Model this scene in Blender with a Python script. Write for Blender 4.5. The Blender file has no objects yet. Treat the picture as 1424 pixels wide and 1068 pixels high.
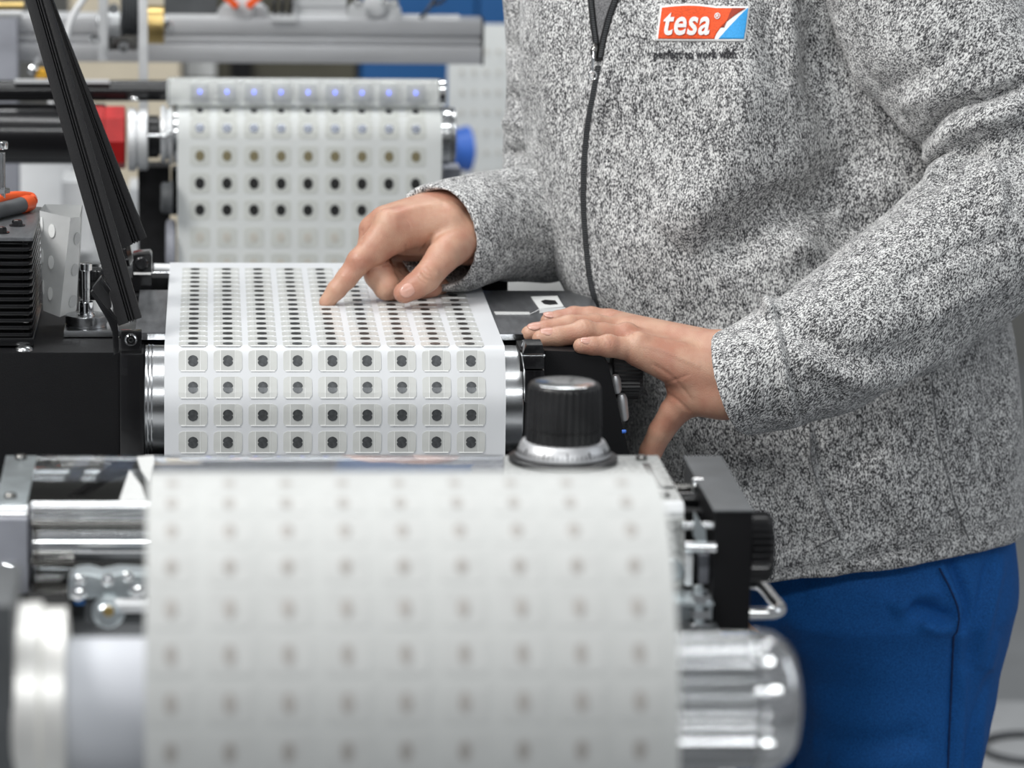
import bpy, bmesh, math, random
import numpy as np
from mathutils import Vector, Matrix
from mathutils.bvhtree import BVHTree
random.seed(3); np.random.seed(3)
S = bpy.context.scene
COL = S.collection
PI = math.pi
# ------------------------------------------------------------------ camera
F = 5340.; CX = 712.; CY = 534.; H = .66
_dy = np.array([-415, 1078, -F]); _dy /= np.linalg.norm(_dy)
_dx = np.array([1, 0., -415 / F]); _dx /= np.linalg.norm(_dx)
_dz = np.cross(_dx, _dy)
R = np.array([_dx, _dy, _dz]); C0 = np.array([0, 0, H])
def ray(px, py): return R @ np.array([px - CX, CY - py, -F])
def W(px, py, Y):
    d = ray(px, py); return C0 + d * (Y / d[1])
def G(px, py, z=0.):
    d = ray(px, py); return C0 + d * ((z - H) / d[2])
cam = bpy.data.cameras.new('camera'); cam_o = bpy.data.objects.new('camera', cam); COL.objects.link(cam_o)
m = Matrix([list(R[0]) + [0], list(R[1]) + [0], list(R[2]) + [H], [0, 0, 0, 1]])
cam_o.matrix_world = m
cam.sensor_width = 36; cam.lens = F / 1424 * 36; cam.clip_start = .05; cam.clip_end = 60
cam.dof.use_dof = True; cam.dof.focus_distance = 3.50; cam.dof.aperture_fstop = 6.6
S.camera = cam_o
# ------------------------------------------------------------------ light
S.view_settings.view_transform = 'Standard'; S.view_settings.look = 'None'
S.view_settings.exposure = 0.0; S.view_settings.gamma = 1; S.view_settings.use_curve_mapping = False
wd = bpy.data.worlds.new('world'); S.world = wd; wd.use_nodes = True
bg = wd.node_tree.nodes['Background']; bg.inputs[0].default_value = (.80, .83, .87, 1); bg.inputs[1].default_value = .28
def area(name, loc, target, sx, sy, power, col=(1, 1, 1)):
    l = bpy.data.lights.new(name, 'AREA'); l.shape = 'RECTANGLE'; l.size = sx; l.size_y = sy; l.energy = power; l.color = col
    o = bpy.data.objects.new(name, l); COL.objects.link(o); o.location = loc
    o.rotation_euler = (Vector(target) - Vector(loc)).to_track_quat('-Z', 'Y').to_euler(); return o
area('softbox_light', (-1.9, 2.3, 2.5), (.4, 3.6, 0), 1.2, 1.2, 92, (1, .985, .96))
area('ceiling_tube_light', (-.2, 3.0, 2.4), (.2, 3.3, 0), 2.6, .35, 24, (.98, 1, 1))
area('ceiling_tube_light', (.2, 5.2, 2.4), (.2, 4.9, 0), 2.6, .35, 40, (.98, 1, 1))
area('ceiling_tube_light', (.3, -.2, 1.9), (.25, 3.2, -.1), 3.2, .25, 40, (.98, 1, 1))  # added behind the camera as front fill and for bands on the rollers
area('side_window_light', (2.6, 2.9, 1.2), (.6, 3.6, -.2), 1.2, 1.6, 7, (.9, .95, 1))  # fill lamp added on the right, stands for no real window

# ------------------------------------------------------------------ materials
MT = {}
def mat(name, col, rough=.5, metal=0., noise=None, bump=None, stretch=(1, 1, 1), spec=.5, trans=0., coat=0., emis=None, sss=0., alpha=1., ior=1.45, rvar=0.):
    m = bpy.data.materials.new(name); m.use_nodes = True; nt = m.node_tree; b = nt.nodes['Principled BSDF']
    b.inputs['Base Color'].default_value = (*col, 1); b.inputs['Roughness'].default_value = rough; b.inputs['Metallic'].default_value = metal
    b.inputs['Specular IOR Level'].default_value = spec; b.inputs['Transmission Weight'].default_value = trans; b.inputs['Coat Weight'].default_value = coat
    b.inputs['IOR'].default_value = ior; b.inputs['Alpha'].default_value = alpha
    if emis: b.inputs['Emission Color'].default_value = (*emis[0], 1); b.inputs['Emission Strength'].default_value = emis[1]
    if sss: b.inputs['Subsurface Weight'].default_value = sss; b.inputs['Subsurface Radius'].default_value = (1, .35, .2); b.inputs['Subsurface Scale'].default_value = .004
    if noise or bump or rvar:
        tc = nt.nodes.new('ShaderNodeTexCoord'); mp = nt.nodes.new('ShaderNodeMapping'); mp.inputs['Scale'].default_value = stretch
        nt.links.new(tc.outputs['Object'], mp.inputs['Vector'])
    def nz(sc, det=3):
        n = nt.nodes.new('ShaderNodeTexNoise'); n.inputs['Scale'].default_value = sc; n.inputs['Detail'].default_value = det
        nt.links.new(mp.outputs['Vector'], n.inputs['Vector']); return n
    if noise:
        n = nz(noise[0]); r = nt.nodes.new('ShaderNodeValToRGB'); r.color_ramp.elements[0].position = .32; r.color_ramp.elements[1].position = .68
        a = noise[1]
        r.color_ramp.elements[0].color = (*[max(0, c * (1 - a)) for c in col], 1); r.color_ramp.elements[1].color = (*[min(1, c * (1 + a)) for c in col], 1)
        nt.links.new(n.outputs['Fac'], r.inputs['Fac']); nt.links.new(r.outputs['Color'], b.inputs['Base Color'])
    if rvar:
        n = nz(35); r = nt.nodes.new('ShaderNodeMapRange'); r.inputs['To Min'].default_value = max(.02, rough - rvar); r.inputs['To Max'].default_value = rough + rvar
        nt.links.new(n.outputs['Fac'], r.inputs['Value']); nt.links.new(r.outputs[0], b.inputs['Roughness'])
    if bump:
        n = nz(bump[0]); bp = nt.nodes.new('ShaderNodeBump'); bp.inputs['Strength'].default_value = bump[1]; bp.inputs['Distance'].default_value = .0006
        nt.links.new(n.outputs['Fac'], bp.inputs['Height']); nt.links.new(bp.outputs['Normal'], b.inputs['Normal'])
    MT[name] = m; return m
mat('black_paint', (.007, .007, .008), .45, spec=.22, bump=(900, .35), rvar=.08)
mat('black_gloss', (.010, .010, .011), .2, coat=.3, rvar=.06)
mat('black_matt', (.010, .010, .011), .6, spec=.25, noise=(60, .4))
mat('black_plastic', (.016, .016, .017), .32, noise=(40, .3))
mat('dark_plate', (.17, .175, .185), .34, .6, noise=(160, .22), stretch=(1, .15, 1), bump=(700, .2))
mat('steel', (.52, .53, .54), .24, 1, noise=(90, .12), stretch=(.15, 1, 1), rvar=.06)
mat('bright_steel', (.75, .76, .77), .16, 1, noise=(50, .06))
mat('chrome', (.86, .87, .88), .06, 1, noise=(30, .04))
mat('dark_steel', (.24, .235, .225), .2, 1, noise=(70, .2), stretch=(.1, 1, 1))
mat('aluminium', (.60, .605, .62), .42, .75, noise=(30, .08), stretch=(.2, 1, 1))
mat('light_aluminium', (.70, .71, .72), .45, .5, noise=(40, .07))
mat('cast_plate', (.50, .51, .50), .45, .55, noise=(260, .35), bump=(300, .4))
mat('zinc', (.55, .60, .62), .3, .9, noise=(60, .15))
mat('grey_paint', (.30, .31, .35), .5, noise=(30, .08))
mat('light_grey_paint', (.50, .51, .52), .5, noise=(25, .06))
mat('dark_grey', (.08, .085, .09), .5, noise=(30, .2))
mat('brass', (.55, .40, .16), .3, .9, noise=(40, .15))
mat('red_paint', (.38, .012, .012), .35, noise=(40, .2))
mat('orange', (.85, .11, .02), .35, noise=(30, .1))
mat('yellow', (.85, .45, .03), .45, noise=(30, .1))
mat('cream', (.70, .62, .48), .6, noise=(8, .08))
mat('blue_panel', (.018, .115, .33), .5, noise=(3, .12))
mat('blue_bright', (.05, .16, .60), .4, noise=(20, .12))
mat('white_plastic', (.78, .79, .80), .4, noise=(30, .04))
mat('web', (.68, .695, .715), .38, noise=(25, .03), stretch=(1, .25, .25), spec=.4)
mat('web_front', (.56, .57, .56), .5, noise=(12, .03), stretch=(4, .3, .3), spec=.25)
mat('web_far', (.68, .70, .69), .4, noise=(20, .03))
mat('patch', (.60, .61, .59), .33, noise=(60, .04), coat=.3)
mat('patch_band', (.52, .53, .515), .30, noise=(80, .05), coat=.3)
mat('patch_far', (.59, .605, .575), .4, noise=(60, .04))
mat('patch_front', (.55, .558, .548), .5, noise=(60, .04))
mat('dot_grey', (.10, .105, .11), .3, .5, noise=(300, .25))
mat('dot_black', (.02, .02, .02), .4, noise=(200, .3))
mat('dot_brown', (.22, .19, .11), .4, noise=(200, .3))
mat('dot_blue_grey', (.26, .28, .33), .25, .5, noise=(200, .2))
mat('dot_faint', (.55, .53, .48), .5, noise=(200, .1))
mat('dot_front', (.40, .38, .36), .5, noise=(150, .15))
mat('edge_white', (.93, .94, .93), .2, noise=(100, .03), coat=.5)
mat('paper', (.56, .57, .57), .6, noise=(60, .05))
mat('paper_light', (.74, .75, .74), .6, noise=(60, .04))
mat('clear_film', (.95, .97, .99), .03, trans=1., ior=1.45, noise=(20, .02))
mat('clear_tube', (.88, .90, .88), .12, trans=.75, ior=1.3, noise=(60, .06))
mat('led', (.2, .3, 1), .5, emis=((.12, .17, 1), 3), noise=(30, .02))  # emission stands in for blue reflections on the clear tube
mat('soft_steel', (.88, .87, .84), .42, .6, noise=(40, .05))
mat('card_core', (.60, .62, .67), .5, noise=(20, .03))
mat('floor', (.30, .31, .32), .45, noise=(3, .12))
mat('wall', (.26, .26, .245), .7, noise=(1.2, .15))
mat('nail', (.60, .33, .26), .3, noise=(200, .06), coat=.25)
mat('white_thread', (.86, .86, .85), .7, noise=(900, .08), bump=(1500, .5))
mat('red_thread', (.80, .085, .012), .65, noise=(900, .18), bump=(1500, .5), stretch=(.4, 1, 1))
mat('dark_red_thread', (.33, .035, .012), .65, noise=(900, .2), bump=(1500, .5))
mat('blue_thread', (.035, .34, .74), .65, noise=(900, .15), bump=(1500, .5))
mat('grey_thread', (.035, .035, .04), .8, noise=(900, .3))

# ------------------------------------------------------------------ geometry helpers  (a geo = (verts, faces))
def box(x0, x1, y0, y1, z0, z1):
    x0, x1 = sorted((x0, x1)); y0, y1 = sorted((y0, y1)); z0, z1 = sorted((z0, z1))
    v = [(x, y, z) for z in (z0, z1) for y in (y0, y1) for x in (x0, x1)]
    return v, [(0, 2, 3, 1), (4, 5, 7, 6), (0, 1, 5, 4), (2, 6, 7, 3), (0, 4, 6, 2), (1, 3, 7, 5)]
def pb(x0, y0, x1, y1, Y, dY):
    a = W(x0, y0, Y); b = W(x1, y1, Y); c = W(x0, y1, Y)
    return box((a[0] + c[0]) / 2, b[0], Y, Y + dY, a[2], b[2])
def frame(d):
    d = Vector(d).normalized(); u = d.orthogonal().normalized(); return d, u, d.cross(u)
def lathe(p, d, prof, n=32, rib=None):
    """prof: [(t, r)] along direction d from p; rib=(count, depth) modulates the radius"""
    p = Vector(p); d, u, w = frame(d); v = []; f = []
    for t, r in prof:
        for k in range(n):
            a = 2 * PI * k / n; rr = r
            if rib and r > 1e-5: rr = r - rib[1] * (.5 + .5 * math.cos(rib[0] * a)) * (1 if r > rib[2] else 0)
            v.append(tuple(p + d * t + (u * math.cos(a) + w * math.sin(a)) * max(rr, 1e-5)))
    for i in range(len(prof) - 1):
        for k in range(n):
            k2 = (k + 1) % n; f.append((i * n + k, i * n + k2, (i + 1) * n + k2, (i + 1) * n + k))
    f.append(tuple(range(n))[::-1]); f.append(tuple(range((len(prof) - 1) * n, len(prof) * n)))
    return v, f
def cyl(p, q, r, n=24, ch=0):
    p = Vector(p); q = Vector(q); L = (q - p).length
    c = ch or r * .06
    return lathe(p, q - p, [(0, r - c), (c, r), (L - c, r), (L, r - c)], n)
def tube(pts, r, n=10, flat=None):
    pts = [Vector(p) for p in pts]; v = []; f = []
    rs = r if isinstance(r, (list, tuple)) else [r] * len(pts)
    t0 = (pts[1] - pts[0]).normalized(); u = t0.orthogonal().normalized()
    for i, p in enumerate(pts):
        t = (pts[min(i + 1, len(pts) - 1)] - pts[max(i - 1, 0)]).normalized()
        u = (u - t * u.dot(t)).normalized(); w = t.cross(u)
        for k in range(n):
            a = 2 * PI * k / n; v.append(tuple(p + (u * math.cos(a) + w * math.sin(a)) * rs[i]))
    for i in range(len(pts) - 1):
        for k in range(n):
            k2 = (k + 1) % n; f.append((i * n + k, i * n + k2, (i + 1) * n + k2, (i + 1) * n + k))
    f.append(tuple(range(n))[::-1]); f.append(tuple(range((len(pts) - 1) * n, len(pts) * n)))
    return v, f
def smooth(pts, k=8):
    """Catmull-Rom through points"""
    P = [np.array(p, float) for p in pts]; P = [2 * P[0] - P[1]] + P + [2 * P[-1] - P[-2]]; out = []
    for i in range(1, len(P) - 2):
        for j in range(k):
            t = j / k; a, b, c, d = P[i - 1:i + 3]
            out.append(.5 * (2 * b + (c - a) * t + (2 * a - 5 * b + 4 * c - d) * t * t + (3 * b - a - 3 * c + d) * t ** 3))
    out.append(P[-2]); return out
def prism(poly, d):
    """poly: 3-D polygon, d: extrusion vector"""
    n = len(poly); d = np.array(d); v = [tuple(p) for p in poly] + [tuple(np.array(p) + d) for p in poly]
    return v, [tuple(range(n)), tuple(range(n, 2 * n))[::-1]] + [(i, n + i, n + (i + 1) % n, (i + 1) % n) for i in range(n)]
def pprism(pix, Y, dY): return prism([W(x, y, Y) for x, y in pix], (0, dY, 0))
def gprism(pix, z, dz): return prism([G(x, y, z) for x, y in pix], (0, 0, dz))
def beam(p, q, w, d, up=(0, 1, 0)):
    """beam from p to q, w wide (in plane), d deep along 'up'"""
    p = np.array(p); q = np.array(q); t = (q - p) / np.linalg.norm(q - p); u = np.array(up, float)
    s = np.cross(t, u); s /= np.linalg.norm(s); u = np.cross(s, t)
    return prism([p - s * w / 2, p + s * w / 2, q + s * w / 2, q - s * w / 2], u * d)
def ball(p, r, n=16, sc=(1, 1, 1)):
    v = []; f = []; m_ = n // 2
    for i in range(m_ + 1):
        a = PI * i / m_
        for k in range(n):
            b = 2 * PI * k / n; v.append((p[0] + r * sc[0] * math.sin(a) * math.cos(b), p[1] + r * sc[1] * math.sin(a) * math.sin(b), p[2] + r * sc[2] * math.cos(a)))
    for i in range(m_):
        for k in range(n): f.append((i * n + k, (i + 1) * n + k, (i + 1) * n + (k + 1) % n, i * n + (k + 1) % n))
    return v, f
def torus(p, d, R_, r, n=40, m_=10):
    p = Vector(p); d, u, w = frame(d); return tube_closed([p + (u * math.cos(2 * PI * k / n) + w * math.sin(2 * PI * k / n)) * R_ for k in range(n)], r, d, m_)
def tube_closed(pts, r, up, n):
    v = []; f = []; N = len(pts); up = Vector(up)
    for i, p in enumerate(pts):
        t = (pts[(i + 1) % N] - pts[i - 1]).normalized(); s = t.cross(up).normalized()
        for k in range(n):
            a = 2 * PI * k / n; v.append(tuple(p + (s * math.cos(a) + up * math.sin(a)) * r))
    for i in range(N):
        for k in range(n): f.append((i * n + k, i * n + (k + 1) % n, ((i + 1) % N) * n + (k + 1) % n, ((i + 1) % N) * n + k))
    return v, f
def root_of(o):
    while o.parent: o = o.parent
    return o
def mk(name, geos, m_, parent=None, bev=0., smooth_=True, kind=None, label=None, ang=38, slots=None):
    """geos: one geo or a list; a geo may carry a material index as a third item"""
    if isinstance(geos, tuple): geos = [geos]
    off = Vector(root_of(parent).location) if parent else Vector((0, 0, 0))
    me = bpy.data.meshes.new(name); V = []; Fc = []; mi = []
    for g in geos:
        b = len(V); V += [(p[0] - off[0], p[1] - off[1], p[2] - off[2]) for p in g[0]]; Fc += [tuple(i + b for i in fc) for fc in g[1]]
        mi += [g[2] if len(g) > 2 else 0] * len(g[1])
    me.from_pydata(V, [], Fc)
    for a in (m_ if isinstance(m_, (list, tuple)) else [m_]): me.materials.append(MT[a] if isinstance(a, str) else a)
    me.polygons.foreach_set('material_index', mi)
    bm = bmesh.new(); bm.from_mesh(me); bmesh.ops.recalc_face_normals(bm, faces=bm.faces)
    if bev: 
        ed = [e for e in bm.edges if len(e.link_faces) == 2 and e.calc_face_angle(0) > .6]
        bmesh.ops.bevel(bm, geom=ed, offset=bev, segments=2, profile=.7, affect='EDGES', clamp_overlap=True)
    bm.to_mesh(me); bm.free()
    if smooth_:
        me.shade_smooth(); me.set_sharp_from_angle(angle=math.radians(ang))
    o = bpy.data.objects.new(name, me); COL.objects.link(o)
    if parent: o.parent = parent
    if kind: o['kind'] = kind
    if label: o['label'] = label
    return o
def thing(name, label, cat, loc, group=None):
    o = bpy.data.objects.new(name, None); COL.objects.link(o); o.location = tuple(float(c) for c in loc); o.empty_display_size = .02
    o['label'] = label; o['category'] = cat
    if group: o['group'] = group
    return o
def tag(o, label, cat, group=None):
    o['label'] = label; o['category'] = cat
    if group: o['group'] = group
    return o
def place(o):
    """give a one-mesh thing an origin at the middle of its base"""
    co = np.array([v.co for v in o.data.vertices]); c = (co.min(0) + co.max(0)) / 2; c[2] = co.min(0)[2]
    o.data.transform(Matrix.Translation([-float(k) for k in c])); o.location = [float(k) for k in c]; return o
def one(name, geos, m_, label, cat, group=None, **k): return place(tag(mk(name, geos, m_, **k), label, cat, group))
def screw(parent, p, d, r=.004, mt='dark_steel', name='screw', h=.6, hexa=False):
    d_ = Vector(d).normalized(); n = 6 if hexa else 20
    g = [lathe(p, d_, [(0, r), (r * h * .7, r), (r * h, r * .8)], n)]
    g.append(lathe(Vector(p) + d_ * r * h * .98, d_, [(0, r * .45), (r * .06, r * .42)], 6))
    return mk(name, g, mt, parent)
FLOOR = -1.1
# ------------------------------------------------------------------ the room
mk('floor', box(-4, 5, -1.5, 9.2, FLOOR - .1, FLOOR), 'floor', kind='structure')
mk('wall_back', box(-4, 5, 9, 9.1, FLOOR, 3), 'wall', kind='structure')

# ------------------------------------------------------------------ webs (printed liner strips)
def resample(prof):
    prof = [np.array(p, float) for p in prof]; s = [0.]
    for a, b in zip(prof, prof[1:]): s.append(s[-1] + float(np.linalg.norm(b - a)))
    return np.array(s), np.array(prof)
class Web:
    """profile: list of (Y, Z); outward side is to the camera/up"""
    def __init__(w, prof, x0, x1):
        w.s, w.p = resample(prof); w.x0, w.x1 = x0, x1
    def at(w, s, off=0.):
        y = np.interp(s, w.s, w.p[:, 0]); z = np.interp(s, w.s, w.p[:, 1]); e = .0015
        dy = np.interp(s + e, w.s, w.p[:, 0]) - np.interp(s - e, w.s, w.p[:, 0]); dz = np.interp(s + e, w.s, w.p[:, 1]) - np.interp(s - e, w.s, w.p[:, 1])
        l = math.hypot(dy, dz) or 1; ny, nz = dz / l, -dy / l      # path runs from far/top toward the camera and down
        return y + ny * off, z + nz * off
    def strip(w, fn, s0, s1, n, off, lo, xc=None, mi=0):
        """closed thin solid between s0..s1; fn(t)->(xa, xb), t in 0..1"""
        v = []; f = []
        for i in range(n + 1):
            t = i / n; s = s0 + (s1 - s0) * t; xa, xb = fn(t)
            yt, zt = w.at(s, off); yb, zb = w.at(s, lo)
            v += [(xa, yt, zt), (xb, yt, zt), (xb, yb, zb), (xa, yb, zb)]
        for i in range(n):
            a = 4 * i
            for k in range(4): f.append((a + k, a + (k + 1) % 4, a + 4 + (k + 1) % 4, a + 4 + k))
        f += [(0, 3, 2, 1), (4 * n, 4 * n + 1, 4 * n + 2, 4 * n + 3)]
        return v, f, mi
def rrect(xc, hw, r, hh):
    def fn(t):
        y = abs(t - .5) * 2 * hh; d = max(0, y - (hh - r)); k = hw - r + math.sqrt(max(0, r * r - d * d)); return xc - k, xc + k
    return fn
def dotfn(xc, rx, ry, notch=.0):
    def fn(t):
        y = (t - .5) * 2; k = rx * max(.02, (1 - abs(y) ** 2.3)) ** .5
        if abs(y) < .2: k *= 1 - notch * (1 - abs(y) / .2)
        return xc - k, xc + k
    return fn
def arc(yc, zc, r, a0, a1, n):
    """angles from the top, growing toward the camera"""
    return [(yc - r * math.sin(a0 + (a1 - a0) * i / n), zc + r * math.cos(a0 + (a1 - a0) * i / n)) for i in range(n + 1)]
def populate(web, root, rows, cols, hw, hh, dots, seg=3, band=True, pm='patch', bandm='patch_band', off=.0004, glint_lines=False, lab=None):
    """one patch (> die_cut_dot) per cell; every row has its own shape, shared by the columns"""
    for ri, s in enumerate(rows):
        x0 = cols[0]; dm, rx, ry, notch = dots(ri)
        g = [web.strip(rrect(x0, hw, .004, hh), s - hh, s + hh, 18, off, -.0001)]
        if band: g.append(web.strip(lambda t: (x0 - .0066, x0 + .0066), s - hh * .985, s + hh * .985, seg + 1, off * 1.35, 0, mi=1))
        if glint_lines:  # white strips paint the glossy film's highlights onto each patch
            g.append(web.strip(lambda t: (x0 - .0068, x0 - .0064), s - hh * .98, s + hh * .98, seg + 1, off * 1.7, 0, mi=2))
            g.append(web.strip(lambda t: (x0 + .0064, x0 + .0067), s - hh * .98, s + hh * .98, seg + 1, off * 1.7, 0, mi=2))
            g.append(web.strip(lambda t: (x0 - hw + .002, x0 + hw - .002), s + hh - .0011, s + hh - .0001, 1, off * 1.7, 0, mi=2))
        g2 = web.strip(dotfn(x0, rx, ry, notch), s - ry, s + ry, 12, off * 2.2, 0)
        pa = mk('label_patch', g, [pm, bandm, 'edge_white'], root, smooth_=False); do = mk('die_cut_dot', g2, dm, pa, smooth_=False)
        for c in cols[1:]:
            a = pa.copy(); COL.objects.link(a); a.parent = root; a.location = (c - x0, 0, 0)
            b = do.copy(); COL.objects.link(b); b.parent = a
# --- the web on the middle table
CR = 3.437
profB = [(3.93, -.30), (3.92, -.02)] + arc(3.90, -.006, .0085, -1.4, 0, 5) + [(CR + .006, .0025)] + arc(CR + .006, -.0055, .008, .15, 1.05, 4)
yT, zT = profB[-1]; th = 1.07
tx, tz = yT - .030 * math.cos(th), zT - .030 * math.sin(th)
RB = .052; yB = tx + RB * math.sin(th); zB = tz - RB * math.cos(th)
profB += arc(yB, zB, RB, th, PI / 2, 6) + [(yB - RB, -.34)]
wb = Web(profB, -.0445, .2655)
tB = thing('printed_web', 'white label web flat on the middle table under the pointing finger, nine dot columns', 'label web', (.11, 3.65, 0))
L = wb.s[-1]
mk('liner', wb.strip(lambda t: (wb.x0, wb.x1), 0, L, 150, 0, -.0008), 'web', tB)
sc = float(wb.s[12] if False else np.interp(0, [0, 1], [0, 1]))
s_cr = [s for s, p in zip(wb.s, wb.p) if p[0] <= CR + .003][0]
colsB = [-.0186 + .03158 * k for k in range(9)]
rowsB = [s_cr - .0126 - .0252 * k for k in range(16, -1, -1)] + [s_cr + .0126 + .0252 * k for k in range(5)]
rr = random.Random(4)
populate(wb, tB, rowsB, colsB, .0130, .0102, lambda i: (('dot_grey' if i > 15 else 'dot_black'), .0047, .0053, .24), band=True, glint_lines=True)
# --- far web hanging from the rear roller
ZA = .052
wa = Web(arc(4.515, ZA, .0355, -.9, PI / 2, 12) + [(4.4795, ZA - .05), (4.4795, -.40)], -.0425, .268)
tA = thing('printed_web', 'white label web hanging from the rear roller behind the pointing hand', 'label web', (.11, 4.49, -.4))
mk('liner', wa.strip(lambda t: (wa.x0, wa.x1), 0, wa.s[-1], 60, 0, -.0008), 'web_far', tA)
zt = ZA; sA = .9 * .0355 + PI / 2 * .0355
colsA = [-.016 + .03168 * k for k in range(9)]
z_of = lambda y: W(427, y, 4.48)[2]
rowsA = [sA - .0365, sA - .012] + [sA + zt - z_of(y) for y in (217, 255, 292, 330, 366, 402)]
kinds = [('dot_black', .0040, .004, 0), ('dot_blue_grey', .0052, .0052, 0), ('dot_brown', .0052, .0062, 0), ('dot_black', .0056, .0068, 0), ('dot_black', .0056, .0066, 0), ('dot_faint', .005, .006, 0), ('dot_faint', .0045, .0055, 0), ('dot_faint', .0045, .0055, 0)]
populate(wa, tA, rowsA, colsA, .0118, .0120, lambda i: kinds[i], band=False, pm='patch_far')
# --- near web on its big drum
YC, ZC, RC = 2.18, .029, .137
wc = Web(arc(YC, ZC, RC, -PI * .95, PI * .97, 120), -.0378, .2588)
tC = thing('printed_web', 'large out of focus white label web wound round the front drum with faint grey dots', 'label web', (.11, YC, ZC - RC))
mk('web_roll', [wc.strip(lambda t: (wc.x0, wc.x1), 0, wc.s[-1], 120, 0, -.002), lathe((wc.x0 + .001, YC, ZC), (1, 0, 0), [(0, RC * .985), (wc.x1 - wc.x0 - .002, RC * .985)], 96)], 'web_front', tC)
colsC = [-.0237 + .03254 * k for k in range(9)]
th0 = .30
rowsC = [(PI * .95 + th0 + .197 * k) * RC for k in range(-1, 9)]
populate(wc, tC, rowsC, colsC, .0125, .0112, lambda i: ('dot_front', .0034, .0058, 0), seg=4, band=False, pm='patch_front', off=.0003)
# reel core, chuck and flanges on the same shaft as the drum
mr = thing('reel_shaft', 'blurred metal reel shaft in the foreground with grooved chuck right and bright flange left', 'shaft', (.11, YC, ZC))
xa = lambda px, y=970, Y=YC: W(px, y, Y)[0]
mk('paper_core', lathe((xa(96), YC, ZC), (1, 0, 0), [(0, .036), (0, .040), (.05, .040), (.3, .040), (.3, .03)], 48), 'card_core', mr)
mk('flange', lathe((xa(20), YC, ZC), (1, 0, 0), [(0, .058), (.002, .0615), (.016, .0615), (.018, .058), (.0305, .058), (.0315, .05)], 56), 'soft_steel', mr)
mk('shaft_rod', cyl((xa(-260), YC, ZC), (xa(20), YC, ZC), .02), 'steel', mr)
mk('grooved_chuck', lathe((xa(930), YC, ZC), (1, 0, 0), [(0, .041), (.048, .041), (.049, .038)], 260, rib=(26, .0042, .039)), 'steel', mr)
mk('toothed_end', lathe((xa(1045, 970), YC, ZC), (1, 0, 0), [(0, .040), (.002, .0425), (.012, .0415), (.017, .038)], 260, rib=(26, .004, .037)), 'bright_steel', mr)
mk('end_dome', lathe((xa(1075, 970), YC, ZC), (1, 0, 0), [(-.016, .037), (-.005, .040), (.003, .0385), (.008, .035), (.012, .029), (.0145, .018), (.0148, .001)], 64), 'bright_steel', mr)
one('side_plate', pb(-60, 842, 21, 1110, 2.12, .1), 'dark_grey', 'dark grey blurred bearing plate at the lower left edge beside the bright flange', 'plate', bev=.003)

# ------------------------------------------------------------------ background
def X(px, py, Y): return W(px, py, Y)[0]
def Z(px, py, Y): return W(px, py, Y)[2]
def pt(px, py, Y): return tuple(W(px, py, Y))
t = thing('control_cabinet', 'tall blue cabinet in the background behind the aluminium beam', 'cabinet', (W(650, 100, 7.2)[0], 7.2, FLOOR))
mk('body', box(X(500, 100, 7), X(760, 100, 7), 7.05, 7.6, FLOOR, .9), 'blue_panel', t, bev=.006)
for a, b in ((503, 662), (666, 757)): mk('door', box(X(a, 100, 7), X(b, 100, 7), 7.03, 7.052, FLOOR + .1, .88), 'blue_panel', t, bev=.004)
mk('handle', pb(655, 60, 659, 100, 6.99, .03), 'dark_grey', t)
one('storage_cabinet', box(X(100, 90, 7), X(252, 90, 7), 6.9, 7.3, FLOOR, .5), 'cream', 'cream coloured cabinet front behind the left half of the beam', 'cabinet', bev=.006)
t = thing('equipment_rack', 'dark olive equipment rack behind the beam centre', 'rack', (X(380, 100, 7), 7.2, FLOOR))
mat('dark_olive', (.075, .07, .05), .6, noise=(6, .3))
mk('body', box(X(256, 90, 7), X(496, 90, 7), 7.02, 7.5, FLOOR, .8), 'dark_olive', t, bev=.005)
mk('panel', pb(258, 84, 300, 108, 6.99, .03), 'paper', t); mk('panel', pb(320, 84, 350, 108, 6.99, .03), 'black_matt', t); mk('vent', pb(232, 82, 244, 96, 6.99, .03), 'black_matt', t)
# hanging white web far behind, right
zw = W(700, 27, 6)[2]
wf = Web([(6.03, zw - .01), (6.02, zw), (6.0, zw - .01)] + [(6.0, zw - .1), (6.0, -.6)], X(622, 100, 6), X(880, 100, 6))
wf.p[3:, 0] = 5.99
t = thing('hanging_web', 'pale web hanging far behind the sleeve beside the blue cabinet, very faint dots', 'label web', (X(700, 100, 6), 6, -.6))
mk('liner', wf.strip(lambda q: (wf.x0, wf.x1), 0, wf.s[-1], 20, 0, -.003), 'web_far', t)
pa = None
for j in range(7):
    for i in range(5):
        a, c = 642 + 17 * i, 72 + 28 * j; q = W(a, c, 5.986)
        if pa is None: pa = mk('printed_dot', lathe((q[0], 5.9885, q[2]), (0, -1, 0), [(0, .0035), (.0012, .0032)], 12), 'dot_faint', t); q0 = q
        else:
            o = pa.copy(); COL.objects.link(o); o.location = (q[0] - q0[0], 0, q[2] - q0[2])
one('blue_drum', lathe(pt(625, 208, 5.85), (1, .25, 0), [(0, .004), (.004, .03), (.03, .036), (.034, .026), (.04, .008)], 32), 'blue_bright', 'blurred bright blue round part behind the right end of the rear roller', 'drum')
for i, (a, b) in enumerate((((585, 50), (616, -12)), ((603, 32), (634, -12)))):
    one('cable', tube(smooth([pt(a[0], a[1] - 26, 4.95), pt((a[0] + b[0]) / 2 - 4, (a[1] + b[1]) / 2 - 8, 4.97), pt(b[0], b[1] - 8, 5.0)]), .0022), 'black_plastic', ['black cable over the beam, left of the two in front of the blue cabinet', 'black cable over the beam, right of the two in front of the blue cabinet'][i], 'cable')
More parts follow.
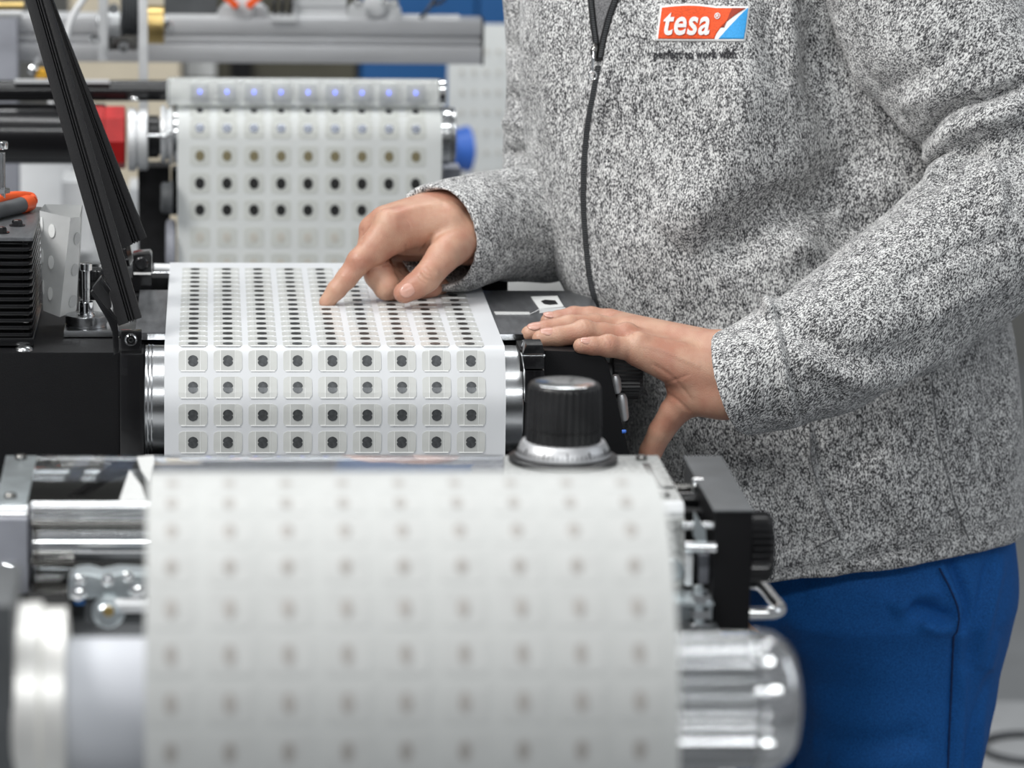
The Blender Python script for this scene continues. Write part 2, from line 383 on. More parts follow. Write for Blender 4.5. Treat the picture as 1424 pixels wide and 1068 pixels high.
# aluminium beam
YB = 4.95
t = thing('aluminium_beam', 'grooved aluminium profile beam crossing the background', 'beam', (.1, YB, Z(300, 88, YB)))
x0 = X(-80, 50, YB); x1 = X(670, 50, YB); zz = [Z(400, y, YB) for y in (88, 63, 60, 52, 48, 26)]
mk('profile', [box(x0, x1, YB, YB + .05, zz[0], zz[1]), box(x0, x1, YB + .008, YB + .045, zz[1], zz[4]), box(x0, x1, YB, YB + .05, zz[4], zz[5]), box(x0, x1, YB + .003, YB + .01, zz[2] + .0005, zz[3] - .001)], 'aluminium', t, bev=.0008)
mk('end_cap', box(x1, x1 + .003, YB - .001, YB + .051, zz[0] - .001, zz[5] + .001), 'black_plastic', t, bev=.0006)
mk('cover_strip', box(x0, X(640, 50, YB), YB + .01, YB + .03, zz[5], zz[5] + .004), 'light_aluminium', t)
for px in (232,): screw(t, pt(px, 36, YB), (0, -1, 0), .0075, 'chrome', 'bolt')
# posts carrying the beam
t = thing('beam_post', 'grey upright post at the left edge carrying the beam', 'post', (X(8, 100, 4.9), 4.93, FLOOR))
mk('column', box(X(-4, 100, 4.9), X(24, 100, 4.9), 4.9, 4.948, FLOOR, Z(10, 22, 4.9)), 'grey_paint', t, bev=.002)
# brackets above the beam
def clamp_block(px0, px1, y0, y1, label):
    t = thing('clamp_block', label, 'clamp', (X((px0 + px1) / 2, y1, 4.96), 4.98, Z(px0, y1, 4.96)))
    mk('block', pprism([(px0, y1), (px0, y0 + 8), (px0 + 8, y0), (px1 - 8, y0), (px1, y0 + 8), (px1, y1)], 4.955, .04), 'light_grey_paint', t, bev=.001)
    mk('boss', lathe(pt((px0 + px1) / 2, y0 + 2, 4.955), (0, -1, 0), [(0, .016), (.008, .014), (.009, .008)], 24), 'light_aluminium', t)
    return t
a = clamp_block(303, 373, 8, 28, 'grey clamp block with orange release levers on the beam')
for s, px in ((-1, 322), (1, 352)): mk('release_lever', beam(pt(px - 8 * s, 10, 4.93), pt(px + 10 * s, -6, 4.93), .009, .01), 'orange', a, bev=.002)
b = clamp_block(484, 558, 6, 30, 'grey clamp block with bright screws on the beam, right of the loose cables')
for px in (498, 537, 548): screw(b, pt(px, 4, 4.93), (0, -1, 0), .006, 'chrome', 'bolt')
one('motor_housing', pb(228, -20, 302, 20, 4.96, .04), 'dark_grey', 'dark grey panel resting on the beam between brass sleeve and orange lever clamp', 'housing', bev=.001)
one('motor_housing', [pb(408, -20, 482, 24, 4.965, .03), pb(408, 6, 482, 9, 4.962, .03)], 'light_grey_paint', 'pale grooved panel standing on the beam between the two clamp blocks', 'housing', bev=.001)
for i, px in enumerate((384, 392, 400)):
    one('cable', tube(smooth([pt(px, 24, 4.96), pt(px - 3 + 4 * i, 8, 4.95), pt(px + 3, -20, 4.96)]), .0028), 'black_plastic', ['left black cable of the bundle between the two clamp blocks', 'middle black cable of the bundle between the two clamp blocks', 'right black cable of the bundle between the two clamp blocks'][i], 'cable')
one('support_rail', pb(376, 22, 412, 30, 4.94, .02), 'light_aluminium', 'small bright foot plate under the cable bundle on the beam', 'plate')
# left upper machinery
t = thing('tension_unit', 'unit of brass sleeve, black bellows and pale plates at the upper left', 'tension unit', (X(200, 238, 4.75), 4.8, Z(200, 238, 4.75)))
mk('brass_sleeve', lathe(pt(204, 34, 4.8), (1, 0, 0), [(0, .024), (.021, .024), (.022, .022)], 40), 'brass', t)
mk('bellows', lathe(pt(168, 22, 4.8), (1, 0, 0), [(i * .00205, .028 if i % 2 else .023) for i in range(12)], 40), 'dark_grey', t)
mk('side_plate', pb(193, -20, 206, 238, 4.70, .012), 'light_aluminium', t, bev=.0015)
mk('rear_plate', pb(137, -20, 150, 85, 4.76, .03), 'light_grey_paint', t, bev=.001)
mk('hub', lathe(pt(151, 34, 4.8), (1, 0, 0), [(0, .017), (.014, .017)], 32), 'light_aluminium', t)
mk('shaft', cyl(pt(135, 30, 4.8), pt(232, 30, 4.8), .009), 'steel', t)
for px, py in ((132, 54), (172, 66), (158, 12)): screw(t, pt(px, py, 4.74), (0, -1, 0), .0065, 'chrome', 'bolt')
mk('arm', pb(150, 52, 192, 70, 4.79, .02), 'dark_steel', t, bev=.001)
one('brass_rod', cyl(pt(-60, 8, 4.7), pt(33, 8, 4.7), .0048), 'brass', 'short brass rod in the top left corner', 'rod')
one('white_rod', cyl(pt(-60, 20, 4.72), pt(31, 20, 4.72), .0045), 'white_plastic', 'white rod below the brass rod, top left corner', 'rod')
one('warning_knob', lathe(pt(58, 108, 4.8), (0, 0, 1), [(0, .008), (.010, .006), (.012, .002)], 24), 'yellow', 'small yellow knob left of the crossing black arm', 'knob')
one('adjusting_screw', lathe(pt(46, 97, 4.75), (0, -1, 0), [(-.12, .003), (0, .003), (0, .006), (.006, .006), (.008, .003)], 20), 'chrome', 'shiny screw head beside the small yellow knob', 'screw')
one('white_cable', tube(smooth([pt(122, -10, 4.62), pt(100, 25, 4.62), pt(88, 70, 4.62), pt(76, 110, 4.62), pt(71, 150, 4.6), pt(78, 185, 4.6), pt(98, 208, 4.6)], 8), .0043, 12), 'white_plastic', 'thick white cable hanging in a curve behind the black arm', 'cable')
# air shaft of the rear roller
YA = 4.515
t = thing('rear_shaft', 'black shaft assembly with red coupling and silver clamp driving the rear roller', 'shaft', (X(100, 190, YA), YA, Z(100, 190, YA)))
mk('motor', lathe(pt(-80, 185, YA + .02), (1, 0, 0), [(0, .036), (.19, .036), (.192, .034)], 48), 'black_gloss', t)
mk('guard_rail', cyl(pt(-80, 126, YA + .02), pt(254, 126, YA + .02), .0125, 32), 'black_gloss', t)
mk('guard_lip', pb(20, 111, 152, 116, YA, .01), 'light_aluminium', t)
mk('red_coupling', [lathe(pt(128, 191, YA - .02), (1, 0, 0), [(0, .034), (.0, .037), (.014, .037), (.0145, .035), (.016, .035), (.0165, .037), (.038, .037), (.039, .035)], 8)], 'red_paint', t)
mk('clamp_ring', lathe(pt(178, 194, YA - .02), (1, 0, 0), [(0, .034), (.001, .037), (.009, .037), (.010, .033), (.012, .033), (.013, .036), (.0225, .036), (.0235, .033)], 48), 'light_aluminium', t)
mk('neck', lathe(pt(204, 190, YA), (1, 0, 0), [(0, .025), (.014, .025), (.015, .021), (.034, .021)], 40), 'black_plastic', t)
screw(t, pt(186, 140, YA - .02), (0, 0, 1), .006, 'chrome', 'bolt')
mk('pin', cyl(pt(206, 189, YA - .04), pt(232, 189, YA - .04), .0022), 'chrome', t); mk('pin_head', ball(pt(235, 186, YA - .042), .0037), 'chrome', t)
t = thing('rear_roller', 'chrome deflection roller carrying the rear web, ends showing at both sides', 'roller', (.11, YA, .055))
mk('roller_body', cyl((-.047, YA, ZA), (.279, YA, ZA), .0348, 56, .001), 'bright_steel', t)
mk('end_ring', lathe((.2795, YA, ZA), (1, 0, 0), [(0, .030), (.001, .033), (.005, .033), (.006, .028)], 48), 'steel', t)
mk('flange', lathe((-.062, YA, ZA), (1, 0, 0), [(0, .024), (0, .033), (.005, .035), (.006, .03), (.009, .03), (.010, .036), (.014, .036)], 48), 'light_aluminium', t)
t = thing('uv_light_tube', 'clear shiny tube with small blue lights along the top of rear roller', 'lamp', (.11, 4.56, .12))  # a clear tube, not a light source
zc = Z(420, 128, 4.5)
mk('tube', cyl((X(232, 128, 4.5), 4.50, zc), (X(613, 128, 4.5), 4.50, zc), .0165, 40, .002), 'clear_tube', t)
mk('reflector', box(X(236, 128, 4.5), X(610, 128, 4.5), 4.503, 4.508, zc - .012, zc + .013), 'edge_white', t)
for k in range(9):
    mk('led', ball((colsA[k], 4.4975, zc - .0), .0022, 10), 'led', t)  # reflected blue spots modelled as small glowing balls
    mk('led_holder', box(colsA[k] - .011, colsA[k] + .011, 4.4985, 4.503, zc - .008, zc + .007), 'paper', t)
mk('end_cap', lathe((X(611, 128, 4.5), 4.50, zc), (1, 0, 0), [(0, .0165), (.006, .0165), (.007, .014)], 32), 'chrome', t)
for px in (262, 284): mk('glare_plate', pb(px, 110, px + 40, 114, 4.484, .002), 'edge_white', t) if False else None
# frame under / beside the far web
t = thing('rear_stand', 'dark machine stand with uprights left of the rear web', 'frame', (X(215, 380, 4.5), 4.55, FLOOR))
mk('upright', box(X(192, 300, 4.55), X(236, 300, 4.55), 4.55, 4.60, FLOOR, Z(200, 232, 4.55)), 'black_matt', t, bev=.002)
mk('upright', box(X(617, 300, 4.56), X(640, 300, 4.56), 4.56, 4.61, FLOOR, Z(620, 236, 4.55)), 'grey_paint', t, bev=.002)
mk('crossbar', box(X(238, 300, 4.6), X(640, 300, 4.6), 4.605, 4.64, Z(200, 300, 4.6), Z(200, 236, 4.6)), 'black_matt', t, bev=.002)
mk('lower_crossbar', box(X(-60, 300, 4.6), X(640, 300, 4.6), 4.605, 4.64, Z(200, 420, 4.6), Z(200, 372, 4.6)), 'dark_grey', t, bev=.002)
one('motor_cylinder', lathe(pt(240, 275, 4.47), (1, 0, 0), [(-.014, .014), (-.012, .018), (-.004, .018), (-.003, .02), (.0, .02)], 28), 'dark_grey', 'small dark cylinder at the left edge of the rear web, upper', 'cylinder')
one('drive_disc', lathe(pt(233, 345, 4.5), (1, 0, 0), [(-.002, .03), (0, .034), (.008, .034), (.01, .03)], 36), 'grey_paint', 'grey disc low at the left edge of the rear web', 'disc')
one('white_box', pb(25, 226, 102, 300, 5.2, .12), 'white_plastic', 'white box behind the black arm, upper of the two', 'box', bev=.003)
one('white_box', pb(86, 252, 128, 350, 5.0, .1), 'white_plastic', 'white box directly left of the crossing black arm, lower of the two', 'box', bev=.003)
one('white_box', pb(178, 262, 208, 296, 5.2, .1), 'white_plastic', 'small white box seen between black arm and rear upright', 'box', bev=.003)
one('white_bracket', pb(223, 266, 248, 276, 4.9, .02), 'white_plastic', 'short white bar between rear upright and rear web', 'bar', bev=.001)
t = thing('work_bench', 'pale bench far behind the lower left boxes', 'bench', (X(60, 300, 5.3), 5.3, FLOOR))
mk('bench_top', box(-.6, X(225, 300, 5.1), 4.95, 5.6, Z(100, 352, 5.1) - .03, Z(100, 352, 5.1)), 'light_grey_paint', t, bev=.003)
for px in (-200, 200):
    mk('leg', box(X(px, 300, 5), X(px, 300, 5) + .04, 5.0, 5.04, FLOOR, Z(100, 352, 5.1) - .03), 'grey_paint', t)
# lower right background
t = thing('round_table', 'pale table top with a dark ring in the lower right corner', 'table', (1.25, 5.6, FLOOR))
zt2 = Z(1400, 975, 6.0)
mk('table_top', box(.98, 2.3, 5.2, 6.0, zt2 - .03, zt2), 'light_grey_paint', t, bev=.003)
mk('pedestal', box(1.45, 1.6, 5.6, 5.75, FLOOR, zt2 - .03), 'grey_paint', t)
one('wire_ring', torus(G(1432, 1040, zt2 + .006), (0, 0, 1), .075, .006), 'dark_grey', 'dark ring lying on the pale table in the lower right corner', 'ring')

# ------------------------------------------------------------------ middle table and its housing
t = thing('machine_table', 'brushed dark metal machine table under the middle web', 'machine table', (.11, 3.6, -.02))
yA, yZ = G(700, 463, 0)[1], G(700, 404, 0)[1]
xL, xR = X(86, 463, yA), G(800, 420, 0)[0] + .03
mk('table_plate', box(X(188, 463, yA), .372, yA, yZ, -.007, 0), 'dark_plate', t, bev=.0006)
mk('edge_strip', [box(X(205, 463, yA), .362, yA - .001, yA + .0, -.0065, -.001)], 'bright_steel', t)
mk('nose_bar', cyl((-.0435, CR + .006, -.0095), (.2645, CR + .006, -.0095), .0068, 20), 'steel', t)
t = thing('machine_housing', 'black box housing of the middle station, left and right of its roller', 'housing', (.11, 3.6, FLOOR))
yf = G(100, 490, -.010)[1]
xb = X(167, 560, yf)
mk('left_housing', box(-.36, xb, yf, 3.86, -.62, -.010), 'black_paint', t, bev=.0015)
mk('lower_body', box(-.30, .33, yf + .04, 3.86, FLOOR, -.60), 'dark_grey', t, bev=.002)
mk('cross_tray', box(xb, .29, 3.54, 3.86, -.40, -.012), 'black_matt', t)
# right housing: polygon front face with a sloping outer side
poly = [(757, 487), (826, 490), (838, 495), (846, 506), (882, 660), (886, 1000), (757, 1000)]
mk('right_housing', pprism(poly, 3.47, .25), 'black_paint', t, bev=.0015)
mk('roller_cheek', pprism([(723, 486), (757, 486), (757, 900), (723, 900)], 3.43, .045), 'black_matt', t, bev=.001)
mk('top_plate', gprism([(700, 468), (812, 468), (845, 500), (730, 492)], -.010, -.008), 'black_paint', t) if False else None
mk('left_bracket', pb(167, 492, 201, 760, yf - .006, .05), 'black_gloss', t, bev=.0012)
mk('bracket_lug', pprism([(168, 461), (197, 461), (197, 494), (168, 494)], yf + .0, .012), 'black_gloss', t, bev=.0008)
screw(t, pt(182, 472, yf), (0, -1, 0), .0052, 'chrome', 'hex_bolt')
mk('washer', lathe(pt(182, 472, yf - .0005), (0, -1, 0), [(0, .006), (.0009, .006)], 24), 'steel', t)
# clip blocks at the right of the roller
mk('clip', [pprism([(727, 492), (732, 480), (755, 480), (757, 492)], 3.40, .03), pprism([(727, 497), (757, 497), (757, 513), (729, 513)], 3.398, .03), pprism([(730, 515), (757, 515), (757, 560), (730, 560)], 3.402, .03)], 'black_gloss', t, bev=.0006)
mk('hinge_pin', cyl(pt(726, 494.5, 3.405), pt(758, 494.5, 3.405), .0011, 10), 'steel', t)
t = thing('web_roller', 'polished steel roller under the middle web, visible on both sides of it', 'roller', (.11, yB, zB - RB))
mk('roller_body', cyl((X(202, 560, yB), yB, zB), (X(722, 560, yB), yB, zB), RB - .0015, 72, .0008), 'steel', t)
for px in (206, 211): mk('groove_ring', lathe((X(px, 560, yB), yB, zB), (1, 0, 0), [(0, RB - .001), (.0008, RB - .0006), (.0016, RB - .001)], 72), 'bright_steel', t)
# controls at the right side
t = thing('ribbed_knob', 'black ribbed hand knob at the right side below the resting hand', 'knob', pt(870, 520, 3.5))
mk('knob_body', lathe(pt(850, 522, 3.52), (1, 0, 0), [(0, .02), (.001, .0225), (.025, .0225), (.028, .019)], 144, rib=(36, .0012, .02)), 'black_plastic', t)
mk('collar', lathe(pt(838, 522, 3.52), (1, 0, 0), [(0, .012), (.010, .012)], 24), 'dark_grey', t)
for i, (py, pxx, h, Y_) in enumerate(((540, 858, .010, 3.49), (572, 868, .018, 3.49))):
    one('push_lever', lathe(pt(pxx, py + (14 if i else 8), Y_), (-.12, 0, 1), [(0, .001), (.001, .0035), (.004, .005), (h + .004, .005), (h + .008, .0035), (h + .009, .001)], 24), 'aluminium', ['short silver rounded lever on the sloping housing side, upper one', 'long silver rounded lever on the sloping housing side, lower one'][i], 'lever')
one('indicator_lamp', lathe(pt(868, 600, 3.43), (1, 0, .1), [(-.002, .0018), (.001, .0018), (.002, .001)], 16), 'blue_bright', 'tiny blue lamp low on the sloping housing side', 'lamp')
# stickers and scrap on the right table
t = thing('label_scrap', 'white label scrap with a dark blot on the right table beside the fingers', 'label', G(768, 422, 0))
mk('paper', gprism([(738, 413), (775, 412), (784, 427), (750, 430)], .0002, .0005), 'paper_light', t)
mk('blot', gprism([(752, 419), (758, 417), (772, 418), (776, 423), (765, 424), (757, 423)], .0008, .0003), 'black_plastic', t)
mk('backing', gprism([(750, 430), (786, 428), (788, 432), (750, 436)], .0002, .0005), 'paper', t)
one('white_strip', [gprism([(687, 434), (736, 434.5), (737, 437.5), (689, 437.5)], .0002, .0006)], 'edge_white', 'narrow white strip lying flat on the right table', 'strip')
one('thread_end', tube([G(736, 437, .001), G(745, 433, .002), G(752, 429, .003)], .0004, 6), 'edge_white', 'thin white thread between the white strip and the label scrap', 'thread')
one('rear_block', pb(640, 388, 706, 411, 3.80, .05), 'black_matt', 'black block behind the web below the right sleeve', 'block', bev=.001)
one('pale_board', pb(706, 376, 800, 407, 4.05, .05), 'paper_light', 'pale board behind the right table under the belly of jacket', 'board', bev=.001)
# ---- left side fittings
zh = -.010
def hz(px, py): return G(px, py, zh)
# finned block
Yh = 3.50
xa0, xa1 = -.30, X(45, 400, Yh)
zb0, zb1 = Z(45, 474, Yh), Z(45, 330, Yh)
t = thing('heat_sink', 'black finned heat sink block on the left housing', 'heat sink', ((xa0 + xa1) / 2, 3.6, zb0))
mk('core', box(xa0, xa1 - .009, Yh + .009, Yh + .18, zb0, zb1 - .002), 'black_matt', t)
nf = 13
for k in range(nf):
    z = zb0 + .004 + (zb1 - zb0 - .010) * k / nf
    xs = [xa0 + .002, xa1]
    pol = [(xa0, Yh, z), (xa1 - .003, Yh, z), (xa1, Yh + .003, z + .0004), (xa1, Yh + .183, z + .0004), (xa0, Yh + .183, z)]
    mk('fin', prism(pol, (0, 0, .0030)), 'black_gloss', t, bev=.0005)
    if k % 1 == 0:
        mk('fin_loop', tube([(xa1 - .028, Yh + .006, z + .0052), (xa1 - .030, Yh + .004, z + .006), (xa1 - .028, Yh + .003, z + .0068), (xa1 - .004, Yh + .002, z + .0066)], .0009, 6), 'black_gloss', t)
mk('cap_plate', prism([(xa0, Yh - .001, zb1 - .0035), (xa1 + .001, Yh - .001, zb1 - .0035), (xa1 + .001, Yh + .184, zb1 - .0035), (xa0, Yh + .184, zb1 - .0035)], (0, 0, .0035)), 'dark_plate', t, bev=.0005)
mk('foot_plate', box(xa0, xa1 + .001, Yh - .004, Yh + .18, zb0 - .004, zb0 + .003), 'black_gloss', t, bev=.0005)
for px, py in ((24, 314), (2, 324)):
    q = G(px, py, zb1); screw(t, q, (0, 0, 1), .0052, 'black_gloss', 'hex_bolt', h=1.1, hexa=True)
    mk('washer', lathe(q, (0, 0, 1), [(0, .0075), (.001, .0075)], 24), 'black_gloss', t)
q = pt(33, 468, Yh - .012); mk('dome_screw', lathe((q[0], q[1], zh), (0, 0, 1), [(0, .0085), (.002, .0075), (.0035, .005), (.004, .001)], 24), 'steel', t)
# grip of a hand tool lying on the heat sink
t = thing('hand_tool', 'orange and grey tool grip lying on the heat sink', 'hand tool', G(10, 306, zb1))
p0 = G(-30, 312, zb1) + np.array([0, 0, .008]); p1 = G(44, 293, zb1) + np.array([0, 0, .008])
mk('grey_grip', tube([p0 + (p1 - p0) * k / 6 for k in range(6)], [.0078] * 6, 16), 'dark_grey', t)
mk('orange_end', tube([p0 + (p1 - p0) * k for k in (.80, .92, .97, 1.0)], [.0082, .0083, .0075, .004], 16), 'orange', t)
mk('orange_back', tube(smooth([p0 + np.array([0, .012, .006]), (p0 + p1) / 2 + np.array([0, .012, .009]), p1 + np.array([-.003, .008, .004]), p1 + np.array([.001, 0, .001])]), .0052, 12), 'orange', t)
# silver threaded rod at the left edge
t = thing('threaded_rod', 'silver threaded rod with socket head at the left edge above the tool grip', 'rod', pt(3, 270, 3.62))
mk('rod', lathe(pt(3, 276, 3.62), (0, 0, 1), [(k * .00125, .0032 + .0004 * (k % 2)) for k in range(36)], 20), 'steel', t)
mk('head', lathe(pt(3, 207, 3.62), (0, 0, 1), [(0, .005), (.0008, .0055), (.0065, .0055), (.007, .005)], 28), 'bright_steel', t)
mk('nut', lathe(pt(4, 268, 3.60), (0, 0, 1), [(0, .007), (.004, .007)], 6), 'chrome', t)
# punched paper strip bent into a column
t = thing('punched_strip', 'grey white punched paper strip bent upright beside the heat sink', 'paper strip', pt(82, 438, 3.6))
Yp = 3.58
def pan(a, b, c, d, m_, th=.0006):   # four (px,py,Y)
    pts = [np.array(W(*k)) for k in (a, b, c, d)]; n = np.cross(pts[1] - pts[0], pts[3] - pts[0]); n /= np.linalg.norm(n)
    
    K = 10; V_ = []
    for s_ in (0, 1):
        for j in range(K + 1):
            for i in range(K + 1):
                u, v = i / K, j / K; V_.append(tuple((pts[0] * (1 - u) + pts[1] * u) * (1 - v) + (pts[3] * (1 - u) + pts[2] * u) * v + n * th * s_))
    o_ = (K + 1) ** 2; q_ = [(j * (K + 1) + i, j * (K + 1) + i + 1, (j + 1) * (K + 1) + i + 1, (j + 1) * (K + 1) + i) for j in range(K) for i in range(K)]
    return mk('panel', (V_, q_ + [tuple(a + o_ for a in f)[::-1] for f in q_]), m_, t)
A_, B_, C_, D_, E_ = (55, 293, Yp + .012), (98, 303, Yp), (112, 302, Yp + .012), (115, 285, Yp + .05), (62, 284, Yp + .04)
a_, b_, c_, d_, e_ = (60, 432, Yp + .012), (83, 441, Yp), (106, 432, Yp + .012), (108, 420, Yp + .05), (62, 425, Yp + .04)
pan(A_, B_, b_, a_, 'paper'); pan(B_, C_, c_, b_, 'paper_light'); pan(C_, D_, d_, c_, 'paper_light'); pan(D_, E_, e_, d_, 'paper'); pan(E_, A_, a_, e_, 'paper')
def bil(c4, u, v):
    q = [np.array(W(*k)) for k in c4]; n = np.cross(q[1] - q[0], q[3] - q[0]); n /= np.linalg.norm(n); n = n if n[1] < 0 else -n
    return (q[0] * (1 - u) + q[1] * u) * (1 - v) + (q[3] * (1 - u) + q[2] * u) * v, n
for c4, lst in (((A_, B_, b_, a_), [(.42, .115, .17 + .315 * k, .068, 'edge_white') for k in range(3)] + [(.07, .04, .13 + .315 * k, .075, 'edge_white') for k in range(3)]), ((B_, C_, c_, b_), [(.72, .24, .22 + .33 * k, .065, 'paper') for k in range(3)])):
    for u, du, v, dv, m_ in lst:
        pg = []
        for w_ in np.linspace(0, 2 * PI, 25)[:-1]:
            P_, n_ = bil(c4, u + du * math.cos(w_), v + dv * math.sin(w_)); pg.append(P_ + n_ * .0008)
        mk('punched_hole', prism(pg, n_ * .0003), m_, t, smooth_=False)
# sensor can with white sticker
t = thing('sensor_can', 'black cylindrical sensor with white sticker behind the clamping screw', 'sensor', pt(132, 432, 3.60))
q = np.array(pt(134, 425, 3.62)); q[2] = zh
mk('can', lathe(q, (0, 0, 1), [(0, .0155), (.026, .0155), (.028, .0165), (.041, .0165), (.042, .0158), (.0440, .0158), (.045, .0175), (.052, .0175), (.0545, .0165), (.055, .0145), (.053, .012)], 48), 'black_gloss', t)
gl = lathe(q + np.array([0, 0, .010]), (0, 0, 1), [(0, .0158), (.0155, .0158)], 48)
mk('sticker', gl, 'edge_white', t)
def text_mesh(body, size, extrude=0, shear=0., offset=0., res=3, sp=1.):
    c = bpy.data.curves.new('txt', 'FONT'); c.body = body; c.size = size; c.extrude = extrude; c.shear = shear; c.offset = offset; c.resolution_u = res; c.space_character = sp
    o = bpy.data.objects.new('txt', c); COL.objects.link(o); dg = bpy.context.evaluated_depsgraph_get()
    me = bpy.data.meshes.new_from_object(o.evaluated_get(dg)); v = [tuple(x.co) for x in me.vertices]; f = [tuple(p.vertices) for p in me.polygons]
    bpy.data.objects.remove(o); bpy.data.curves.remove(c); bpy.data.meshes.remove(me); return v, f
v, f = text_mesh('m', .011, .0002, 0, .0003)
p = W(109, 408, 3.60)
mk('printed_letter', ([(q[0] - .0150 + a, q[1] - .0163 + abs(a - .0145) * .0 + (.0001 if 0 else 0) + (0.0163 - math.sqrt(max(0, .0161 ** 2 - min(.0160, abs(-.0150 + a)) ** 2))), q[2] + .0155 + b) for a, b, c in v], f), 'blue_bright', t, smooth_=False)
# clamping screw on its disc
t = thing('clamping_screw', 'steel socket screw standing on a round disc on the left plate', 'clamping screw', G(120, 448, -.004))
q = G(120, 449, 0); q[2] = -.001
yb = q[1]
mk('base_plate', box(X(84, 465, 3.47), X(192, 465, 3.47), G(120, 460, -.003)[1], 3.62, -.009, -.003), 'steel', t, bev=.0006)
mk('disc', lathe((q[0], yb, -.003), (0, 0, 1), [(0, .0185), (.0005, .0192), (.002, .0192), (.0022, .018), (.0030, .018), (.0032, .0196), (.0105, .0196), (.0112, .019)], 56), 'steel', t)
mk('collar', lathe((q[0], yb, .008), (0, 0, 1), [(0, .0085), (.001, .0085), (.0012, .0068), (.012, .0068), (.0125, .0063)], 36), 'chrome', t)
mk('shank', lathe((q[0], yb, .018), (0, 0, 1), [(k * .0011, .0033 + .0003 * (k % 2)) for k in range(14)] + [(.016, .0037), (.036, .0037)], 24), 'steel', t)
mk('socket_head', lathe((q[0], yb, .050), (0, 0, 1), [(0, .0052), (.0006, .0057), (.0065, .0057), (.0072, .0051), (.0072, .003), (.004, .0028)], 36), 'bright_steel', t)
# long crossing arms (rails with a ridge)
def rail(name, label, pl, Yb, Yt, cap=None):
    """pl: left edge top, left bottom, right bottom, right top (pixels)"""
    t = thing(name, label, 'arm', W(pl[1][0], pl[1][1], Yb))
    Ys = [Yt, Yb, Yb, Yt]; P = [np.array(W(x, y, Y_)) for (x, y), Y_ in zip(pl, Ys)]
    def lane(a, b, off, th, nm, mt):
        q = [P[0] + (P[3] - P[0]) * a, P[1] + (P[2] - P[1]) * a, P[1] + (P[2] - P[1]) * b, P[0] + (P[3] - P[0]) * b]
        n = np.array([0, 1., 0]); mk(nm, prism([k - n * off for k in q], n * th), mt, t, bev=.0004)
    lane(0, 1, 0, .006, 'back_plate', 'black_matt')
    lane(0, .44, .005, .006, 'front_face', 'black_paint'); lane(.50, .54, .006, .006, 'ridge', 'black_paint'); lane(.60, .66, .006, .006, 'ridge', 'black_paint'); lane(.72, 1., .003, .004, 'side_rail', 'black_paint')
    return t
rail('guard_arm', 'long black guard arm leaning across the upper left, the front one', [(30, -20), (165, 452), (197, 441), (63, -20)], 3.47, 3.60)
rail('guard_arm', 'black guard arm behind the front one, its lower end higher', [(62, -20), (170, 345), (204, 330), (66, -20)], 3.62, 3.70)
# small front arm
t = thing('latch_arm', 'short black bent latch arm beside the clamping screw', 'arm', pt(165, 492, 3.44))
mk('arm_link', pprism([(126, 407), (132, 402), (163, 446), (165, 462), (165, 490), (158, 494), (156, 462), (150, 447)], 3.43, .012), 'black_gloss', t, bev=.0006)
mk('latch_head', pprism([(128, 402), (140, 386), (146, 390), (152, 405), (155, 428), (149, 430)], 3.425, .014), 'black_plastic', t, bev=.0006)
mk('latch_jaw', pprism([(137, 391), (141, 385), (154, 404), (149, 409)], 3.421, .012), 'black_gloss', t, bev=.0006)
# clamp block with socket screw and the silver shaft behind the table
t = thing('shaft_clamp', 'black shaft clamp with round bolt behind the left plate', 'clamp', pt(197, 404, 3.76))
mk('clamp_body', pprism([(184, 404), (184, 356), (192, 354), (208, 353), (211, 356), (211, 404)], 3.76, .03), 'black_gloss', t, bev=.0006)
mk('slot', pb(186, 379, 210, 382, 3.758, .004), 'edge_white', t)
screw(t, pt(197, 366, 3.76), (0, -1, 0), .0068, 'black_gloss', 'socket_bolt')
mk('dark_base', pb(150, 386, 235, 406, 3.80, .03), 'black_matt', t, bev=.001)
t = thing('table_shaft', 'silver cross shaft behind the far edge of the middle table', 'shaft', pt(230, 380, 3.9))
mk('shaft', cyl(pt(212, 384, 3.90), pt(330, 384, 3.90), .0048, 28), 'chrome', t)
mk('rear_bar', cyl(pt(214, 373, 3.99), pt(300, 376, 3.99), .005, 28), 'light_aluminium', t)
one('hose_fitting', lathe(pt(160, 352, 3.66), (1, 0, .2), [(0, .012), (.005, .015), (.012, .015), (.016, .010)], 28), 'black_gloss', 'round black fitting partly hidden behind the front guard arm', 'fitting')

# ------------------------------------------------------------------ foreground laminating head
zp = .015
t = thing('laminating_head', 'steel and clear acrylic head between front drum and middle web', 'machine head', (.1, 2.85, -.12))
gR = [(880, 633), (915, 633), (950, 699), (905, 699)]
mk('right_top_plate', gprism([(701, 633), (915, 633), (951, 699), (701, 699)], zp, -.008), 'cast_plate', t, bev=.0008)
mk('left_top_plate', gprism([(8, 633), (52, 633), (38, 699), (-6, 699)], zp, -.008), 'zinc', t, bev=.0008)
mk('acrylic_cover', gprism([(52, 633), (700, 633), (700, 699), (38, 699)], zp, -.005), 'clear_film', t, bev=.0004)
mk('grooved_slot', gprism([(893, 644), (903, 644), (922, 676), (911, 676)], zp + .0004, -.003), 'dark_steel', t)
mk('cover_joint', gprism([(905, 676), (937, 676), (938, 679), (906, 679)], zp + .0003, -.002), 'black_matt', t)
for px, py in ((29, 638), (15, 692), (892, 639), (923, 691)):
    q = G(px, py, zp); screw(t, q, (0, 0, 1), .0046, 'dark_steel', 'socket_screw', h=.7)
for Y_, zc_, r in ((2.90, -.004, .005), (2.845, -.010, .005)):
    mk('guide_rod', cyl((X(50, 660, Y_), Y_, zc_), (X(870, 660, Y_), Y_, zc_), r, 24), 'steel', t)
